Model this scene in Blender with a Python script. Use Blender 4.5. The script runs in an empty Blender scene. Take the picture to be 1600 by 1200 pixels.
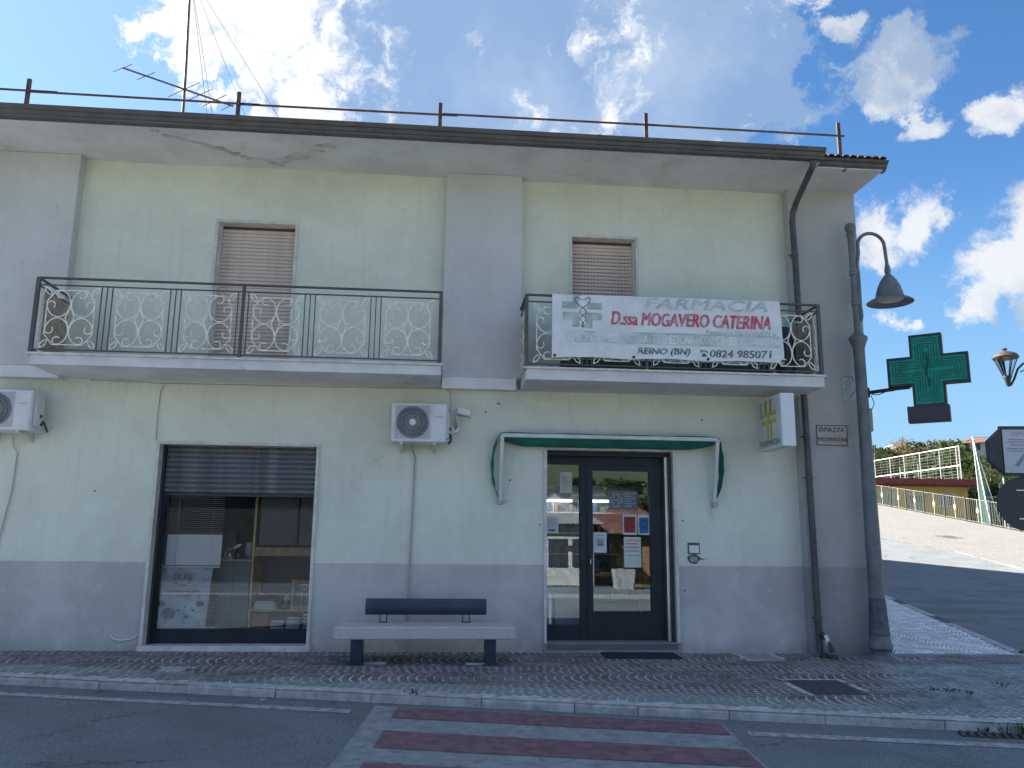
import bpy, math, random
from math import sin, cos, pi, radians
from mathutils import Vector, Matrix
random.seed(7)
SC = bpy.context.scene
COL = SC.collection
R = random.Random(11)

# ------------------------------------------------------------------ camera
F_PX = 1259.7; PITCH = radians(10.770); ROLL = radians(0.586); YAW = radians(5.078)
CAM = Vector((0, -10.626, 1.38))
fw = Vector((sin(YAW)*cos(PITCH), cos(YAW)*cos(PITCH), sin(PITCH)))
rt = Vector((cos(YAW), -sin(YAW), 0)); up = rt.cross(fw)
rt, up = rt*cos(ROLL)+up*sin(ROLL), -rt*sin(ROLL)+up*cos(ROLL)
cd = bpy.data.cameras.new('camera'); co = bpy.data.objects.new('camera', cd); COL.objects.link(co)
co.matrix_world = Matrix(((rt.x, up.x, -fw.x, CAM.x), (rt.y, up.y, -fw.y, CAM.y), (rt.z, up.z, -fw.z, CAM.z), (0, 0, 0, 1)))
cd.sensor_width = 36; cd.lens = F_PX/1600*36; cd.clip_start = 0.05; cd.clip_end = 3000
SC.camera = co

# ------------------------------------------------------------------ light
SUN_EL = radians(38); SUN_AZ = radians(-55)       # azimuth from +y towards +x
sd = Vector((sin(SUN_AZ)*cos(SUN_EL), cos(SUN_AZ)*cos(SUN_EL), sin(SUN_EL)))
ld = bpy.data.lights.new('sun', 'SUN'); ld.energy = 4.4; ld.angle = radians(0.5); ld.color = (1, .93, .83)
lo = bpy.data.objects.new('sun', ld); COL.objects.link(lo); lo.rotation_euler = sd.to_track_quat('Z', 'Y').to_euler()
SC.view_settings.view_transform = 'Standard'; SC.view_settings.look = 'None'
SC.view_settings.exposure = 2.36; SC.view_settings.gamma = 1; SC.view_settings.use_curve_mapping = False
SKY_STRENGTH = 0.0465
CLOUD_GAIN = 1.0


class NT:
    """small node-tree writer"""
    def __init__(s, tree): s.t = tree; s.n = tree.nodes; s.l = tree.links
    def add(s, typ, **kw):
        n = s.n.new(typ)
        for k, v in kw.items():
            if k == 'ins':
                for i, x in v.items():
                    if hasattr(x, 'is_output') or isinstance(x, bpy.types.NodeSocket): s.l.new(x, n.inputs[i])
                    else: n.inputs[i].default_value = x
            else: setattr(n, k, v)
        return n
    def math(s, op, a, b=0, c=None, clamp=False):
        d = {0: a, 1: b}
        if c is not None: d[2] = c
        return s.add('ShaderNodeMath', operation=op, use_clamp=clamp, ins=d).outputs[0]
    def vm(s, op, a, b=(0, 0, 0), out=0):
        return s.add('ShaderNodeVectorMath', operation=op, ins={0: a, 1: b}).outputs[out]
    def noise(s, vec, scale, detail=4, rough=.55, out=0, dist=0):
        return s.add('ShaderNodeTexNoise', ins={'Vector': vec, 'Scale': scale, 'Detail': detail, 'Roughness': rough, 'Distortion': dist}).outputs[out]
    def mapr(s, v, a, b, c=0., d=1., smooth=True):
        n = s.add('ShaderNodeMapRange', interpolation_type='SMOOTHSTEP' if smooth else 'LINEAR')
        s.l.new(v, n.inputs[0])
        for i, x in ((1, a), (2, b), (3, c), (4, d)): n.inputs[i].default_value = x
        return n.outputs[0]
    def mix(s, f, a, b, blend='MIX'):
        n = s.add('ShaderNodeMix', data_type='RGBA', blend_type=blend)
        for i, x in ((0, f), (6, a), (7, b)):
            if isinstance(x, bpy.types.NodeSocket): s.l.new(x, n.inputs[i])
            else: n.inputs[i].default_value = x if i == 0 else (*x[:3], 1)
        return n.outputs[2]


# world: Nishita sky plus broken clouds
w = bpy.data.worlds.new('World'); SC.world = w; w.use_nodes = True
T = NT(w.node_tree); T.n.clear()
sky = T.add('ShaderNodeTexSky', sky_type='NISHITA', sun_disc=False, sun_elevation=SUN_EL, sun_rotation=SUN_AZ % (2*pi), air_density=1.0, dust_density=.1, ozone_density=3.0, altitude=400)
dirv = T.add('ShaderNodeTexCoord').outputs['Generated']
dirn = T.vm('NORMALIZE', dirv)
sx = T.add('ShaderNodeSeparateXYZ', ins={0: dirn})
warp = T.noise(dirn, 9, 6, .62, out=1)
wv = T.vm('SUBTRACT', warp, (.5, .5, .5)); wv = T.vm('MULTIPLY', wv, (.13, .13, .09)); dw = T.vm('ADD', dirn, wv)
def blobs(lst):
    cur = None
    for (c, r) in lst:
        dist = T.vm('DISTANCE', dw, c, out=1)
        v = T.math('SUBTRACT', 1.0, T.math('DIVIDE', dist, r))
        cur = v if cur is None else T.math('SMOOTH_MAX', cur, v, .25)
    return cur
# the wide veil of cloud over the roof, and the separate cumulus beyond the corner
big = blobs([((-.225, .80, .56), .12), ((-.08, .82, .57), .21), ((.09, .82, .58), .23), ((.22, .80, .56), .18), ((.315, .80, .50), .10), ((.26, .74, .62), .14), ((-.13, .86, .48), .085), ((.10, .88, .47), .13), ((.26, .85, .46), .11), ((.34, .78, .53), .06)])
cum = blobs([((.462, .738, .495), .050), ((.500, .722, .490), .045), ((.505, .745, .440), .030), ((.553, .713, .43), .028), ((.415, .736, .534), .02),
             ((.478, .808, .335), .045), ((.517, .789, .333), .035), ((.50, .832, .24), .02), ((.602, .735, .33), .058), ((.587, .765, .285), .052), ((.565, .792, .245), .032), ((.63, .73, .27), .07)])
# generic broken cumulus everywhere else
pl = T.vm('DIVIDE', dw, T.add('ShaderNodeCombineXYZ', ins={0: T.math('ADD', sx.outputs[2], .22), 1: T.math('ADD', sx.outputs[2], .22), 2: 1.0}).outputs[0])
gen = T.noise(T.vm('MULTIPLY', pl, (1, 1, 0)), 1.15, 5, .55)
inview = T.mapr(T.vm('DISTANCE', dirn, (.06, .85, .5), out=1), .62, .85)
gend = T.math('MULTIPLY', T.mapr(gen, .50, .62), inview)
fine = T.noise(dw, 22, 8, .6)
fine2 = T.noise(T.vm('ADD', dw, (3.1, 1.7, 0)), 7, 6, .6)
fz = T.math('MULTIPLY', T.math('SUBTRACT', fine, .5), 1.7)
bigd = T.mapr(T.math('ADD', big, fz), .04, .26)
cumd = T.mapr(T.math('ADD', cum, T.math('MULTIPLY', fz, 1.0)), .03, .50)
# veil: thin inside, firm bright rim near the sun side
lit = T.mapr(T.vm('DISTANCE', dirn, (-.255, .80, .55), out=1), .0, .24, 1., 0.)
rimb = T.mapr(T.math('ADD', T.math('ADD', fine2, T.math('MULTIPLY', T.math('SUBTRACT', fine, .5), .9)), T.math('MULTIPLY', lit, .34)), .54, .80)
soft = T.mapr(T.noise(T.vm('ADD', dw, (.7, 2.2, 5.)), 4.2, 4, .5), .40, .68)
veilcol = T.mix(rimb, T.mix(soft, (.32, .47, .72), (.58, .70, .88)), (1.1, 1.12, 1.14))
cumcol = T.mix(T.mapr(fine2, .36, .62), (.40, .52, .70), (.93, .95, .98))
gencol = T.mix(T.mapr(fine, .4, .65), (.50, .62, .82), (1.45, 1.45, 1.45))
skyc = T.vm('SCALE', sky.outputs[0], (0, 0, 0)); skyc.node.inputs[3].default_value = SKY_STRENGTH
skyc = T.vm('MULTIPLY', skyc, (.46, .69, .85))
# wide bright aureole round the sun
aur = T.mapr(T.vm('DOT_PRODUCT', dirn, tuple(sd), out=1), .45, 1.05)
skyc = T.vm('ADD', skyc, T.vm('MULTIPLY', T.add('ShaderNodeCombineXYZ', ins={0: aur, 1: aur, 2: aur}).outputs[0], (.055, .055, .04)))
# slight whitening low down
haze = T.mapr(sx.outputs[2], .0, .42, .92, 0.)
skyc = T.mix(haze, skyc, (.076, .128, .176))
c1 = T.mix(T.math('MULTIPLY', gend, .9), skyc, gencol)
def scl(c, k):
    o = T.vm('SCALE', c, (0, 0, 0)); o.node.inputs[3].default_value = k; return o
KC = .194*CLOUD_GAIN
c1 = T.mix(T.math('MULTIPLY', gend, .9), skyc, scl(gencol, KC))
c2 = T.mix(T.math('MULTIPLY', bigd, T.math('ADD', .80, T.math('MULTIPLY', rimb, .2))), c1, scl(veilcol, KC))
c3 = T.mix(T.math('MULTIPLY', cumd, .93), c2, scl(cumcol, KC))
bg = T.add('ShaderNodeBackground', ins={'Color': c3, 'Strength': 1.0})
wo = T.add('ShaderNodeOutputWorld', ins={0: bg.outputs[0]})
w.cycles.sampling_method = 'MANUAL'; w.cycles.sample_map_resolution = 512
SC.cycles.max_bounces = 8; SC.cycles.diffuse_bounces = 4; SC.cycles.transparent_max_bounces = 24
SC.cycles.use_denoising = True; SC.cycles.caustics_reflective = False; SC.cycles.caustics_refractive = False


# ------------------------------------------------------------------ materials
MATS = {}
def mat(name, col, rough=.8, metal=0., var=.12, vs=3., col2=None, bump=0., bs=40., spec=.5, island=0., detail=5, stain=None):
    """Principled with two-tone noise colour, optional per-piece tone and fine bump."""
    if name in MATS: return MATS[name]
    m = bpy.data.materials.new(name); m.use_nodes = True; MATS[name] = m
    N = NT(m.node_tree); N.n.clear()
    co_ = N.add('ShaderNodeTexCoord').outputs['Object']
    c = tuple(col)
    c2 = col2 or tuple(min(1, x*(1-var*1.6)) for x in c)
    c1_ = tuple(min(1, x*(1+var)) for x in c)
    nz = N.noise(co_, vs, detail, .6)
    out = N.mix(N.mapr(nz, .32, .68), c1_, c2)
    if stain:
        sc_, colr, lo_, hi_, amt = stain
        nz2 = N.noise(co_, sc_, 6, .65)
        out = N.mix(N.math('MULTIPLY', N.mapr(nz2, lo_, hi_), amt), out, colr)
    if island:
        rnd = N.add('ShaderNodeNewGeometry').outputs['Random Per Island']
        k = N.math('ADD', 1-island, N.math('MULTIPLY', rnd, 2*island))
        oi = N.add('ShaderNodeObjectInfo').outputs['Random']
        k = N.math('MULTIPLY', k, N.math('ADD', 1-island*.5, N.math('MULTIPLY', oi, island)))
        out = N.vm('MULTIPLY', out, N.add('ShaderNodeCombineXYZ', ins={0: k, 1: k, 2: k}).outputs[0])
    p = N.add('ShaderNodeBsdfPrincipled', ins={'Base Color': out, 'Roughness': rough, 'Metallic': metal, 'Specular IOR Level': spec})
    if bump:
        b = N.add('ShaderNodeBump', ins={'Strength': min(1, bump*40), 'Distance': .02, 'Height': N.noise(co_, bs, 5, .6)})
        b.inputs['Distance'].default_value = bump
        N.l.new(b.outputs[0], p.inputs['Normal'])
    N.add('ShaderNodeOutputMaterial', ins={0: p.outputs[0]})
    return m


def wall_mat(name, upper, lower, zsplit):
    """painted render: two paint colours split at a height, trowel relief, damp patches"""
    m = bpy.data.materials.new(name); m.use_nodes = True
    N = NT(m.node_tree); N.n.clear()
    co_ = N.add('ShaderNodeTexCoord').outputs['Object']
    z = N.add('ShaderNodeSeparateXYZ', ins={0: co_}).outputs[2]
    big_ = N.noise(co_, .7, 7, .66); mid = N.noise(co_, 5, 6, .65); fin = N.noise(co_, 60, 4, .6)
    up_ = N.mix(N.mapr(big_, .35, .68), upper, tuple(x*.87 for x in upper))
    up_ = N.mix(N.math('MULTIPLY', N.mapr(mid, .5, .72), .35), up_, tuple(x*1.1 for x in upper))
    lo1 = N.mix(N.mapr(big_, .38, .62), lower, tuple(x*.80 for x in lower))
    lo1 = N.mix(N.math('MULTIPLY', N.mapr(mid, .52, .7), .5), lo1, (lower[0]*1.16, lower[1]*1.08, lower[2]*1.06))
    edge = N.math('ADD', z, N.math('MULTIPLY', N.math('SUBTRACT', N.noise(co_, 14, 3, .5), .5), .012))
    c = N.mix(N.math('GREATER_THAN', edge, zsplit), lo1, up_)
    sep = N.add('ShaderNodeSeparateXYZ', ins={0: co_})
    cmb = N.add('ShaderNodeCombineXYZ', ins={0: N.math('MULTIPLY', sep.outputs[0], 7.), 1: 0., 2: N.math('MULTIPLY', z, .45)}).outputs[0]
    stk = N.noise(cmb, 1.6, 5, .7)
    c = N.mix(N.math('MULTIPLY', N.mapr(stk, .50, .72), .12), c, (.30, .31, .30))
    pt_ = N.noise(co_, 1.7, 2, .4)
    c = N.mix(N.math('MULTIPLY', N.mapr(pt_, .60, .63), .10), c, tuple(x*.72 for x in upper))
    ck = N.add('ShaderNodeTexVoronoi', feature='DISTANCE_TO_EDGE', ins={'Vector': N.vm('ADD', co_, N.vm('SCALE', N.noise(co_, 3., 5, .6, out=1), (0, 0, 0))), 'Scale': .55})
    crk = N.math('MULTIPLY', N.mapr(ck.outputs[0], .0, .006, 1., 0.), N.mapr(N.noise(co_, .8, 2, .5), .52, .6))
    c = N.mix(N.math('MULTIPLY', crk, .22), c, (.2, .2, .19))
    # splash dirt at the very foot
    foot = N.math('MULTIPLY', N.mapr(N.math('ADD', z, N.math('MULTIPLY', mid, .35)), .02, .34, 1., 0.), .45)
    c = N.mix(foot, c, (.13, .13, .125))
    chips = N.math('GREATER_THAN', N.noise(co_, 9, 2, .4), .775)
    c = N.mix(N.math('MULTIPLY', chips, .5), c, (.62, .62, .6))
    p = N.add('ShaderNodeBsdfPrincipled', ins={'Base Color': c, 'Roughness': .9, 'Specular IOR Level': .25})
    b = N.add('ShaderNodeBump', ins={'Strength': .6, 'Distance': .006, 'Height': N.math('ADD', N.math('MULTIPLY', mid, 1.2), N.math('MULTIPLY', fin, .5))})
    N.l.new(b.outputs[0], p.inputs['Normal'])
    N.add('ShaderNodeOutputMaterial', ins={0: p.outputs[0]})
    return m


def glass_mat(name, tint=(.93, .96, .96), ior=1.75, base=.0):
    m = bpy.data.materials.new(name); m.use_nodes = True
    N = NT(m.node_tree); N.n.clear()
    fr = N.add('ShaderNodeFresnel', ins={'IOR': ior}).outputs[0]
    tr = N.add('ShaderNodeBsdfTransparent', ins={'Color': (*tint, 1)})
    gl = N.add('ShaderNodeBsdfGlossy', ins={'Roughness': .0, 'Color': (.76, .88, 1, 1)})
    mx = N.add('ShaderNodeMixShader', ins={0: fr, 1: tr.outputs[0], 2: gl.outputs[0]})
    N.add('ShaderNodeOutputMaterial', ins={0: mx.outputs[0]})
    return m


def emit_mat(name, col, s):
    m = bpy.data.materials.new(name); m.use_nodes = True
    N = NT(m.node_tree); N.n.clear()
    e = N.add('ShaderNodeEmission', ins={'Color': (*col, 1), 'Strength': s}); N.add('ShaderNodeOutputMaterial', ins={0: e.outputs[0]})
    return m


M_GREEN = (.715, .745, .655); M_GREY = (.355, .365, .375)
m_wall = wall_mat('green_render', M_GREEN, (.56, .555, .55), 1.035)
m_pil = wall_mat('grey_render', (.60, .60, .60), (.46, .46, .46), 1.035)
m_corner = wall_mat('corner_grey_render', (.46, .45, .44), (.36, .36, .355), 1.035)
m_belt = mat('pale_belt_paint', (.70, .71, .74), .85, var=.06, bump=.003)
m_soffit = mat('soffit_plaster', (.64, .64, .64), .9, var=.08, vs=1.2, bump=.004, bs=12, stain=(2.2, (.38, .37, .36), .55, .75, .5))
m_slab = mat('balcony_concrete', (.64, .64, .66), .85, var=.08, vs=2, bump=.004, stain=(3.5, (.30, .27, .25), .58, .75, .5))
m_marble = mat('marble_trim', (.62, .60, .57), .55, var=.1, vs=8, stain=(6, (.3, .28, .25), .6, .75, .4))
m_iron = mat('dark_iron_paint', (.085, .08, .08), .6, var=.1)
m_scroll = mat('cream_iron_paint', (.82, .79, .70), .6, var=.1, vs=20, stain=(30, (.3, .18, .10), .62, .75, .5))
m_rust = mat('rusty_steel', (.10, .066, .058), .85, var=.25, vs=12)
m_gutter = mat('brown_gutter_metal', (.085, .082, .085), .45, var=.12, metal=.2, vs=4)
m_pipe = mat('dark_pipe_metal', (.075, .075, .08), .5, var=.18, metal=.2, vs=7)
m_tile = mat('terracotta_tile', (.24, .13, .09), .85, var=.3, vs=9, island=.2)
m_shut = mat('beige_shutter_plastic', (.64, .52, .46), .6, var=.06, island=.05, vs=6)
m_shutgap = mat('shutter_slot_dark', (.10, .075, .06), .9)
m_dshut = mat('dark_roller_metal', (.125, .13, .15), .5, metal=.3, var=.2, vs=6, island=.06, stain=(4, (.25, .26, .28), .5, .7, .5))
m_navy = mat('navy_door_frame', (.010, .020, .034), .45, var=.15, spec=.3)
m_alu = mat('brushed_metal', (.55, .56, .57), .35, metal=.9, var=.08)
m_white = mat('white_plastic', (.72, .73, .74), .5, var=.04)
m_acw = mat('ac_casing_white', (.66, .67, .69), .5, var=.05, vs=5, stain=(7, (.45, .44, .40), .55, .75, .3))
m_dark = mat('dark_plastic', (.03, .032, .035), .5)
m_grille = mat('ac_grille_grey', (.42, .43, .45), .5)
m_awn = mat('green_awning_cloth', (.008, .15, .125), .8, var=.15, vs=4)
m_frame = mat('awning_frame_white', (.62, .62, .61), .45, var=.08)
m_post = mat('grey_post_paint', (.14, .155, .17), .5, var=.12, vs=6, bump=.001)
m_postwrap = mat('grey_sleeve_tape', (.09, .105, .13), .6, var=.2, vs=14)
m_bench = mat('granite_terrazzo', (.48, .48, .49), .6, var=.12, vs=60, stain=(90, (.1, .1, .1), .62, .7, .8), detail=3)
m_benchleg = mat('blue_grey_bench_metal', (.024, .045, .075), .45, var=.15)
m_cross = mat('green_cross_glass', (.002, .30, .22), .45, var=.15, vs=8, spec=.3)
m_crossdk = mat('dark_cross_tube', (.003, .09, .07), .5)
m_crosscase = mat('dark_cross_casing', (.02, .022, .028), .5)
m_violet = mat('dark_display', (.022, .018, .032), .3)
m_banner = mat('banner_vinyl', (.70, .72, .75), .6, var=.05, vs=5, bump=.004, bs=9)
m_lgt = mat('lightbox_white', (.70, .71, .73), .45, var=.03)
m_yel = mat('yellow_print', (.52, .44, .06), .5, var=.2, vs=12)
m_kerb = mat('kerb_stone', (.44, .44, .43), .8, var=.15, vs=7, bump=.004, bs=30, stain=(12, (.2, .19, .17), .5, .7, .6))
m_cobp = mat('porphyry_cobble', (.20, .17, .17), .75, var=.2, vs=3, island=.28, bump=.003, bs=45)
m_cobg = mat('green_grey_cobble', (.24, .26, .255), .75, var=.2, vs=3, island=.22, bump=.003, bs=45)
m_cobw = mat('white_limestone_cobble', (.72, .71, .69), .7, var=.12, vs=3, island=.2, bump=.003, bs=45)
m_purple = mat('crosswalk_red_paint', (.20, .105, .12), .75, var=.2, vs=9, bump=.003, bs=120, stain=(13, (.13, .125, .13), .52, .68, .75))
m_wpaint = mat('worn_white_road_paint', (.36, .38, .39), .8, var=.2, vs=12, bump=.003, bs=120, stain=(13, (.14, .145, .15), .5, .68, .9))
m_walkgrey = mat('worn_grey_crosswalk_paint', (.27, .285, .29), .85, var=.12, vs=7, bump=.003, bs=120, stain=(9, (.13, .14, .145), .5, .7, .8))
m_mat = mat('navy_rubber_mat', (.012, .022, .045), .85)
m_castiron = mat('cast_iron', (.095, .10, .105), .6, metal=.4, var=.2, vs=15, bump=.004, bs=60)
m_wood = mat('oak_veneer', (.36, .22, .12), .5, var=.2, vs=12)
m_woodl = mat('light_wood', (.55, .35, .17), .5, var=.15, vs=12)
m_cabdk = mat('dark_cabinet', (.055, .06, .07), .4, var=.1)
m_cabgr = mat('grey_cabinet', (.09, .12, .15), .5, var=.1)
m_paper = mat('book_paper', (.62, .62, .60), .8, var=.05)
m_orange = mat('orange_card', (.38, .12, .05), .7)
m_room = mat('room_wall', (.26, .28, .30), .9, var=.05)
m_roomdk = mat('room_floor', (.22, .2, .18), .6, var=.1)
m_yhouse = mat('ochre_render', (.62, .40, .12), .9, var=.08, vs=1.5, bump=.004)
m_redroof = mat('dark_red_roof_fascia', (.22, .03, .035), .6, var=.15)
m_whsteel = mat('white_steel', (.60, .60, .58), .5, var=.05)
m_wire = mat('wire_grey', (.30, .31, .31), .5, metal=.3)
m_net = mat('green_net', (.03, .10, .08), .8)
m_fence = mat('olive_fence_paint', (.16, .17, .13), .6, var=.1)
m_fpost = mat('dark_fence_post', (.045, .045, .04), .6)
m_cable = mat('grey_cable', (.40, .40, .38), .7)
m_tan = mat('tan_reed_screen', (.40, .33, .27), .85, var=.2, vs=12)
m_dkgreen = mat('dark_green_cloth', (.008, .04, .035), .85)
g_win = glass_mat('window_glass', ior=1.5, tint=(.97, .98, .99))
g_door = glass_mat('door_glass', ior=1.85)


# ------------------------------------------------------------------ mesh helpers
class MB:
    def __init__(s): s.v = []; s.f = []
    def add(s, vs, fs):
        b = len(s.v); s.v += [tuple(x) for x in vs]; s.f += [tuple(b+i for i in f) for f in fs]; return s
    def box(s, x0, x1, y0, y1, z0, z1):
        return s.add([(x0,y0,z0),(x1,y0,z0),(x1,y1,z0),(x0,y1,z0),(x0,y0,z1),(x1,y0,z1),(x1,y1,z1),(x0,y1,z1)],
                     [(0,3,2,1),(4,5,6,7),(0,1,5,4),(1,2,6,5),(2,3,7,6),(3,0,4,7)])
    def cbox(s, x0, x1, y0, y1, z0, z1, c=.01):
        """box with chamfered edges"""
        x = [x0, x0+c, x1-c, x1]; y = [y0, y0+c, y1-c, y1]; z = [z0, z0+c, z1-c, z1]
        V = []; idx = {}
        for i, (a, b, d) in enumerate([(0,1,1),(3,1,1)]): pass
        def P(i, j, k):
            q = (x[i], y[j], z[k])
            if q not in idx: idx[q] = len(V); V.append(q)
            return idx[q]
        F = []
        F.append((P(1,0,1),P(2,0,1),P(2,0,2),P(1,0,2))); F.append((P(2,3,1),P(1,3,1),P(1,3,2),P(2,3,2)))
        F.append((P(0,2,1),P(0,1,1),P(0,1,2),P(0,2,2))); F.append((P(3,1,1),P(3,2,1),P(3,2,2),P(3,1,2)))
        F.append((P(1,1,3),P(2,1,3),P(2,2,3),P(1,2,3))); F.append((P(1,2,0),P(2,2,0),P(2,1,0),P(1,1,0)))
        for (i, si) in ((1, 0), (2, 3)):
            for (j, sj) in ((1, 0), (2, 3)):
                f = (P(si, j, 1), P(i, sj, 1), P(i, sj, 2), P(si, j, 2)); F.append(f)
                f = (P(si, 1, j), P(i, 1, sj), P(i, 2, sj), P(si, 2, j)); F.append(f)
                f = (P(1, si, j), P(1, i, sj), P(2, i, sj), P(2, si, j)); F.append(f)
                for (k, sk) in ((1, 0), (2, 3)): F.append((P(si, j, k), P(i, sj, k), P(i, j, sk)))
        return s.add(V, F)
    def quad(s, *p): return s.add(p, [tuple(range(len(p)))])
    def tube(s, pts, r, n=8, cap=True, closed=False):
        pts = [Vector(p) for p in pts]; rs = r if isinstance(r, (list, tuple)) else [r]*len(pts)
        N_ = len(pts); V = []; prev = None
        for i, p in enumerate(pts):
            if closed: t = (pts[(i+1) % N_]-pts[i-1])
            else: t = (pts[min(i+1, N_-1)]-pts[max(i-1, 0)])
            if t.length < 1e-9: t = Vector((0, 0, 1))
            t.normalize()
            if prev is None:
                a = Vector((0, 0, 1)) if abs(t.z) < .9 else Vector((1, 0, 0)); u = t.cross(a).normalized()
            else:
                u = (prev-t*prev.dot(t))
                u = u.normalized() if u.length > 1e-6 else t.orthogonal().normalized()
            prev = u; v_ = t.cross(u)
            for k in range(n):
                a = 2*pi*k/n+pi/n; V.append(p+(u*cos(a)+v_*sin(a))*rs[i])
        F = []
        for i in range(N_ if closed else N_-1):
            j = (i+1) % N_
            for k in range(n): F.append((i*n+k, i*n+(k+1) % n, j*n+(k+1) % n, j*n+k))
        if cap and not closed: F.append(tuple(reversed(range(n)))); F.append(tuple((N_-1)*n+k for k in range(n)))
        return s.add(V, F)
    def lathe(s, prof, cx, cy, n=24, cap=True):
        V = []; F = []
        for (r, z) in prof:
            for k in range(n): V.append((cx+r*cos(2*pi*k/n), cy+r*sin(2*pi*k/n), z))
        for i in range(len(prof)-1):
            for k in range(n): F.append((i*n+k, i*n+(k+1) % n, (i+1)*n+(k+1) % n, (i+1)*n+k))
        if cap: F.append(tuple(reversed(range(n)))); F.append(tuple((len(prof)-1)*n+k for k in range(n)))
        return s.add(V, F)
    def prism(s, poly, d):
        """poly: 3D points of a planar outline, extruded by vector d"""
        n = len(poly); d = Vector(d); V = [Vector(p) for p in poly]+[Vector(p)+d for p in poly]
        F = [tuple(range(n)), tuple(reversed(range(n, 2*n)))]+[(i+n, (i+1) % n+n, (i+1) % n, i) for i in range(n)]
        return s.add(V, F)
    def mesh(s, name, m=None, smooth=False):
        me = bpy.data.meshes.new(name); me.from_pydata(s.v, [], s.f)
        if m: me.materials.append(m)
        if smooth:
            me.polygons.foreach_set('use_smooth', [True]*len(me.polygons))
            try: me.set_sharp_from_angle(angle=radians(38))
            except Exception: pass
        me.update(); return me
    def build(s, name, m, parent=None, smooth=False, **kw):
        return link(name, s.mesh(name, m, smooth), parent, **kw)


def link(name, me, parent=None, loc=None, label=None, cat=None, group=None, kind=None, rot=None):
    o = bpy.data.objects.new(name, me); COL.objects.link(o)
    if loc: o.location = loc
    if rot: o.rotation_euler = rot
    if parent is not None: o.parent = parent; o.matrix_parent_inverse = PINV[parent.name]
    PINV[o.name] = Matrix.Identity(4)
    tag(o, label, cat, group, kind)
    return o
PINV = {}
def tag(o, label=None, cat=None, group=None, kind=None):
    if label: o['label'] = label
    if cat: o['category'] = cat
    if group: o['group'] = group
    if kind: o['kind'] = kind
def thing(name, label, cat, loc, group=None, kind=None):
    """an Empty at the thing's base; its parts keep their own place in the scene"""
    o = bpy.data.objects.new(name, None); COL.objects.link(o); o.location = loc; o.empty_display_size = .1
    tag(o, label, cat, group, kind); PINV[o.name] = Matrix.Translation(-Vector(loc)); return o
def copy_tree(o, dx=(0, 0, 0), label=None, name=None, parent=None, root=True):
    c = o.copy(); COL.objects.link(c)
    PINV[c.name] = PINV[o.name]
    if root:
        c.location = Vector(o.location)+Vector(dx)
        if label: c['label'] = label
    if parent is not None: c.parent = parent; c.matrix_parent_inverse = o.matrix_parent_inverse.copy()
    for ch in [x for x in o.children]: copy_tree(ch, parent=c, root=False)
    return c
def inst(name, me, parent, loc=(0, 0, 0), rot=None, scale=None):
    o = bpy.data.objects.new(name, me); COL.objects.link(o); o.location = loc
    if rot: o.rotation_euler = rot
    if scale: o.scale = scale
    if parent is not None: o.parent = parent; o.matrix_parent_inverse = PINV[parent.name]
    PINV[o.name] = Matrix.Identity(4)
    return o

def text_geo(txt, shear=0., offset=0., bold=0.):
    cu = bpy.data.curves.new('lettering', 'FONT'); cu.body = txt; cu.shear = shear; cu.offset = bold; cu.resolution_u = 3
    ob = bpy.data.objects.new('lettering', cu); COL.objects.link(ob)
    dg = bpy.context.evaluated_depsgraph_get(); me = bpy.data.meshes.new_from_object(ob.evaluated_get(dg))
    vs = [v.co.copy() for v in me.vertices]; fs = [tuple(p.vertices) for p in me.polygons]
    bpy.data.objects.remove(ob); bpy.data.curves.remove(cu); bpy.data.meshes.remove(me)
    xs = [v.x for v in vs]; ys = [v.y for v in vs]; x0, x1, y0, y1 = min(xs), max(xs), min(ys), max(ys)
    return [((v.x-x0)/(x1-x0), (v.y-y0)/(y1-y0)) for v in vs], fs
def text_on(name, txt, O, U, V, m, parent, shear=0., bold=0., nrm=None, off=.003, warp=None, label=None):
    """flat lettering fitted in the parallelogram O, O+U, O+V; bold is overprinted sideways"""
    uv, fs = text_geo(txt, shear); O = Vector(O); U = Vector(U); V = Vector(V)
    n = (U.cross(V).normalized() if nrm is None else Vector(nrm)); b = MB(); h = V.length; ud = U.normalized(); vd = V.normalized()
    sh_ = [(0, 0)] if not bold else [(-bold, 0), (bold, 0), (0, bold*.5), (0, -bold*.5), (0, 0)]
    for i, (dx, dz) in enumerate(sh_):
        P = [O+U*a+V*c+n*(off+.00025*i)+ud*(dx*h)+vd*(dz*h) for a, c in uv]
        if warp: P = [warp(p)-Vector((0, .00025*i, 0)) for p in P]
        b.add(P, fs)
    return b.build(name, m, parent, label=label)


# ------------------------------------------------------------------ ground
def gz(x, y):
    r = max(0, y-9); r = r-1.5*(1-math.exp(-r/1.5))
    z = -.130-.006*x+.03*max(y, -4)+.11*r
    if y < -17: z -= .05*(-17-y)
    if y < -90: z += .185*(-90-y)
    return z
def pz(x, y): return gz(x, y)+.085

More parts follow.
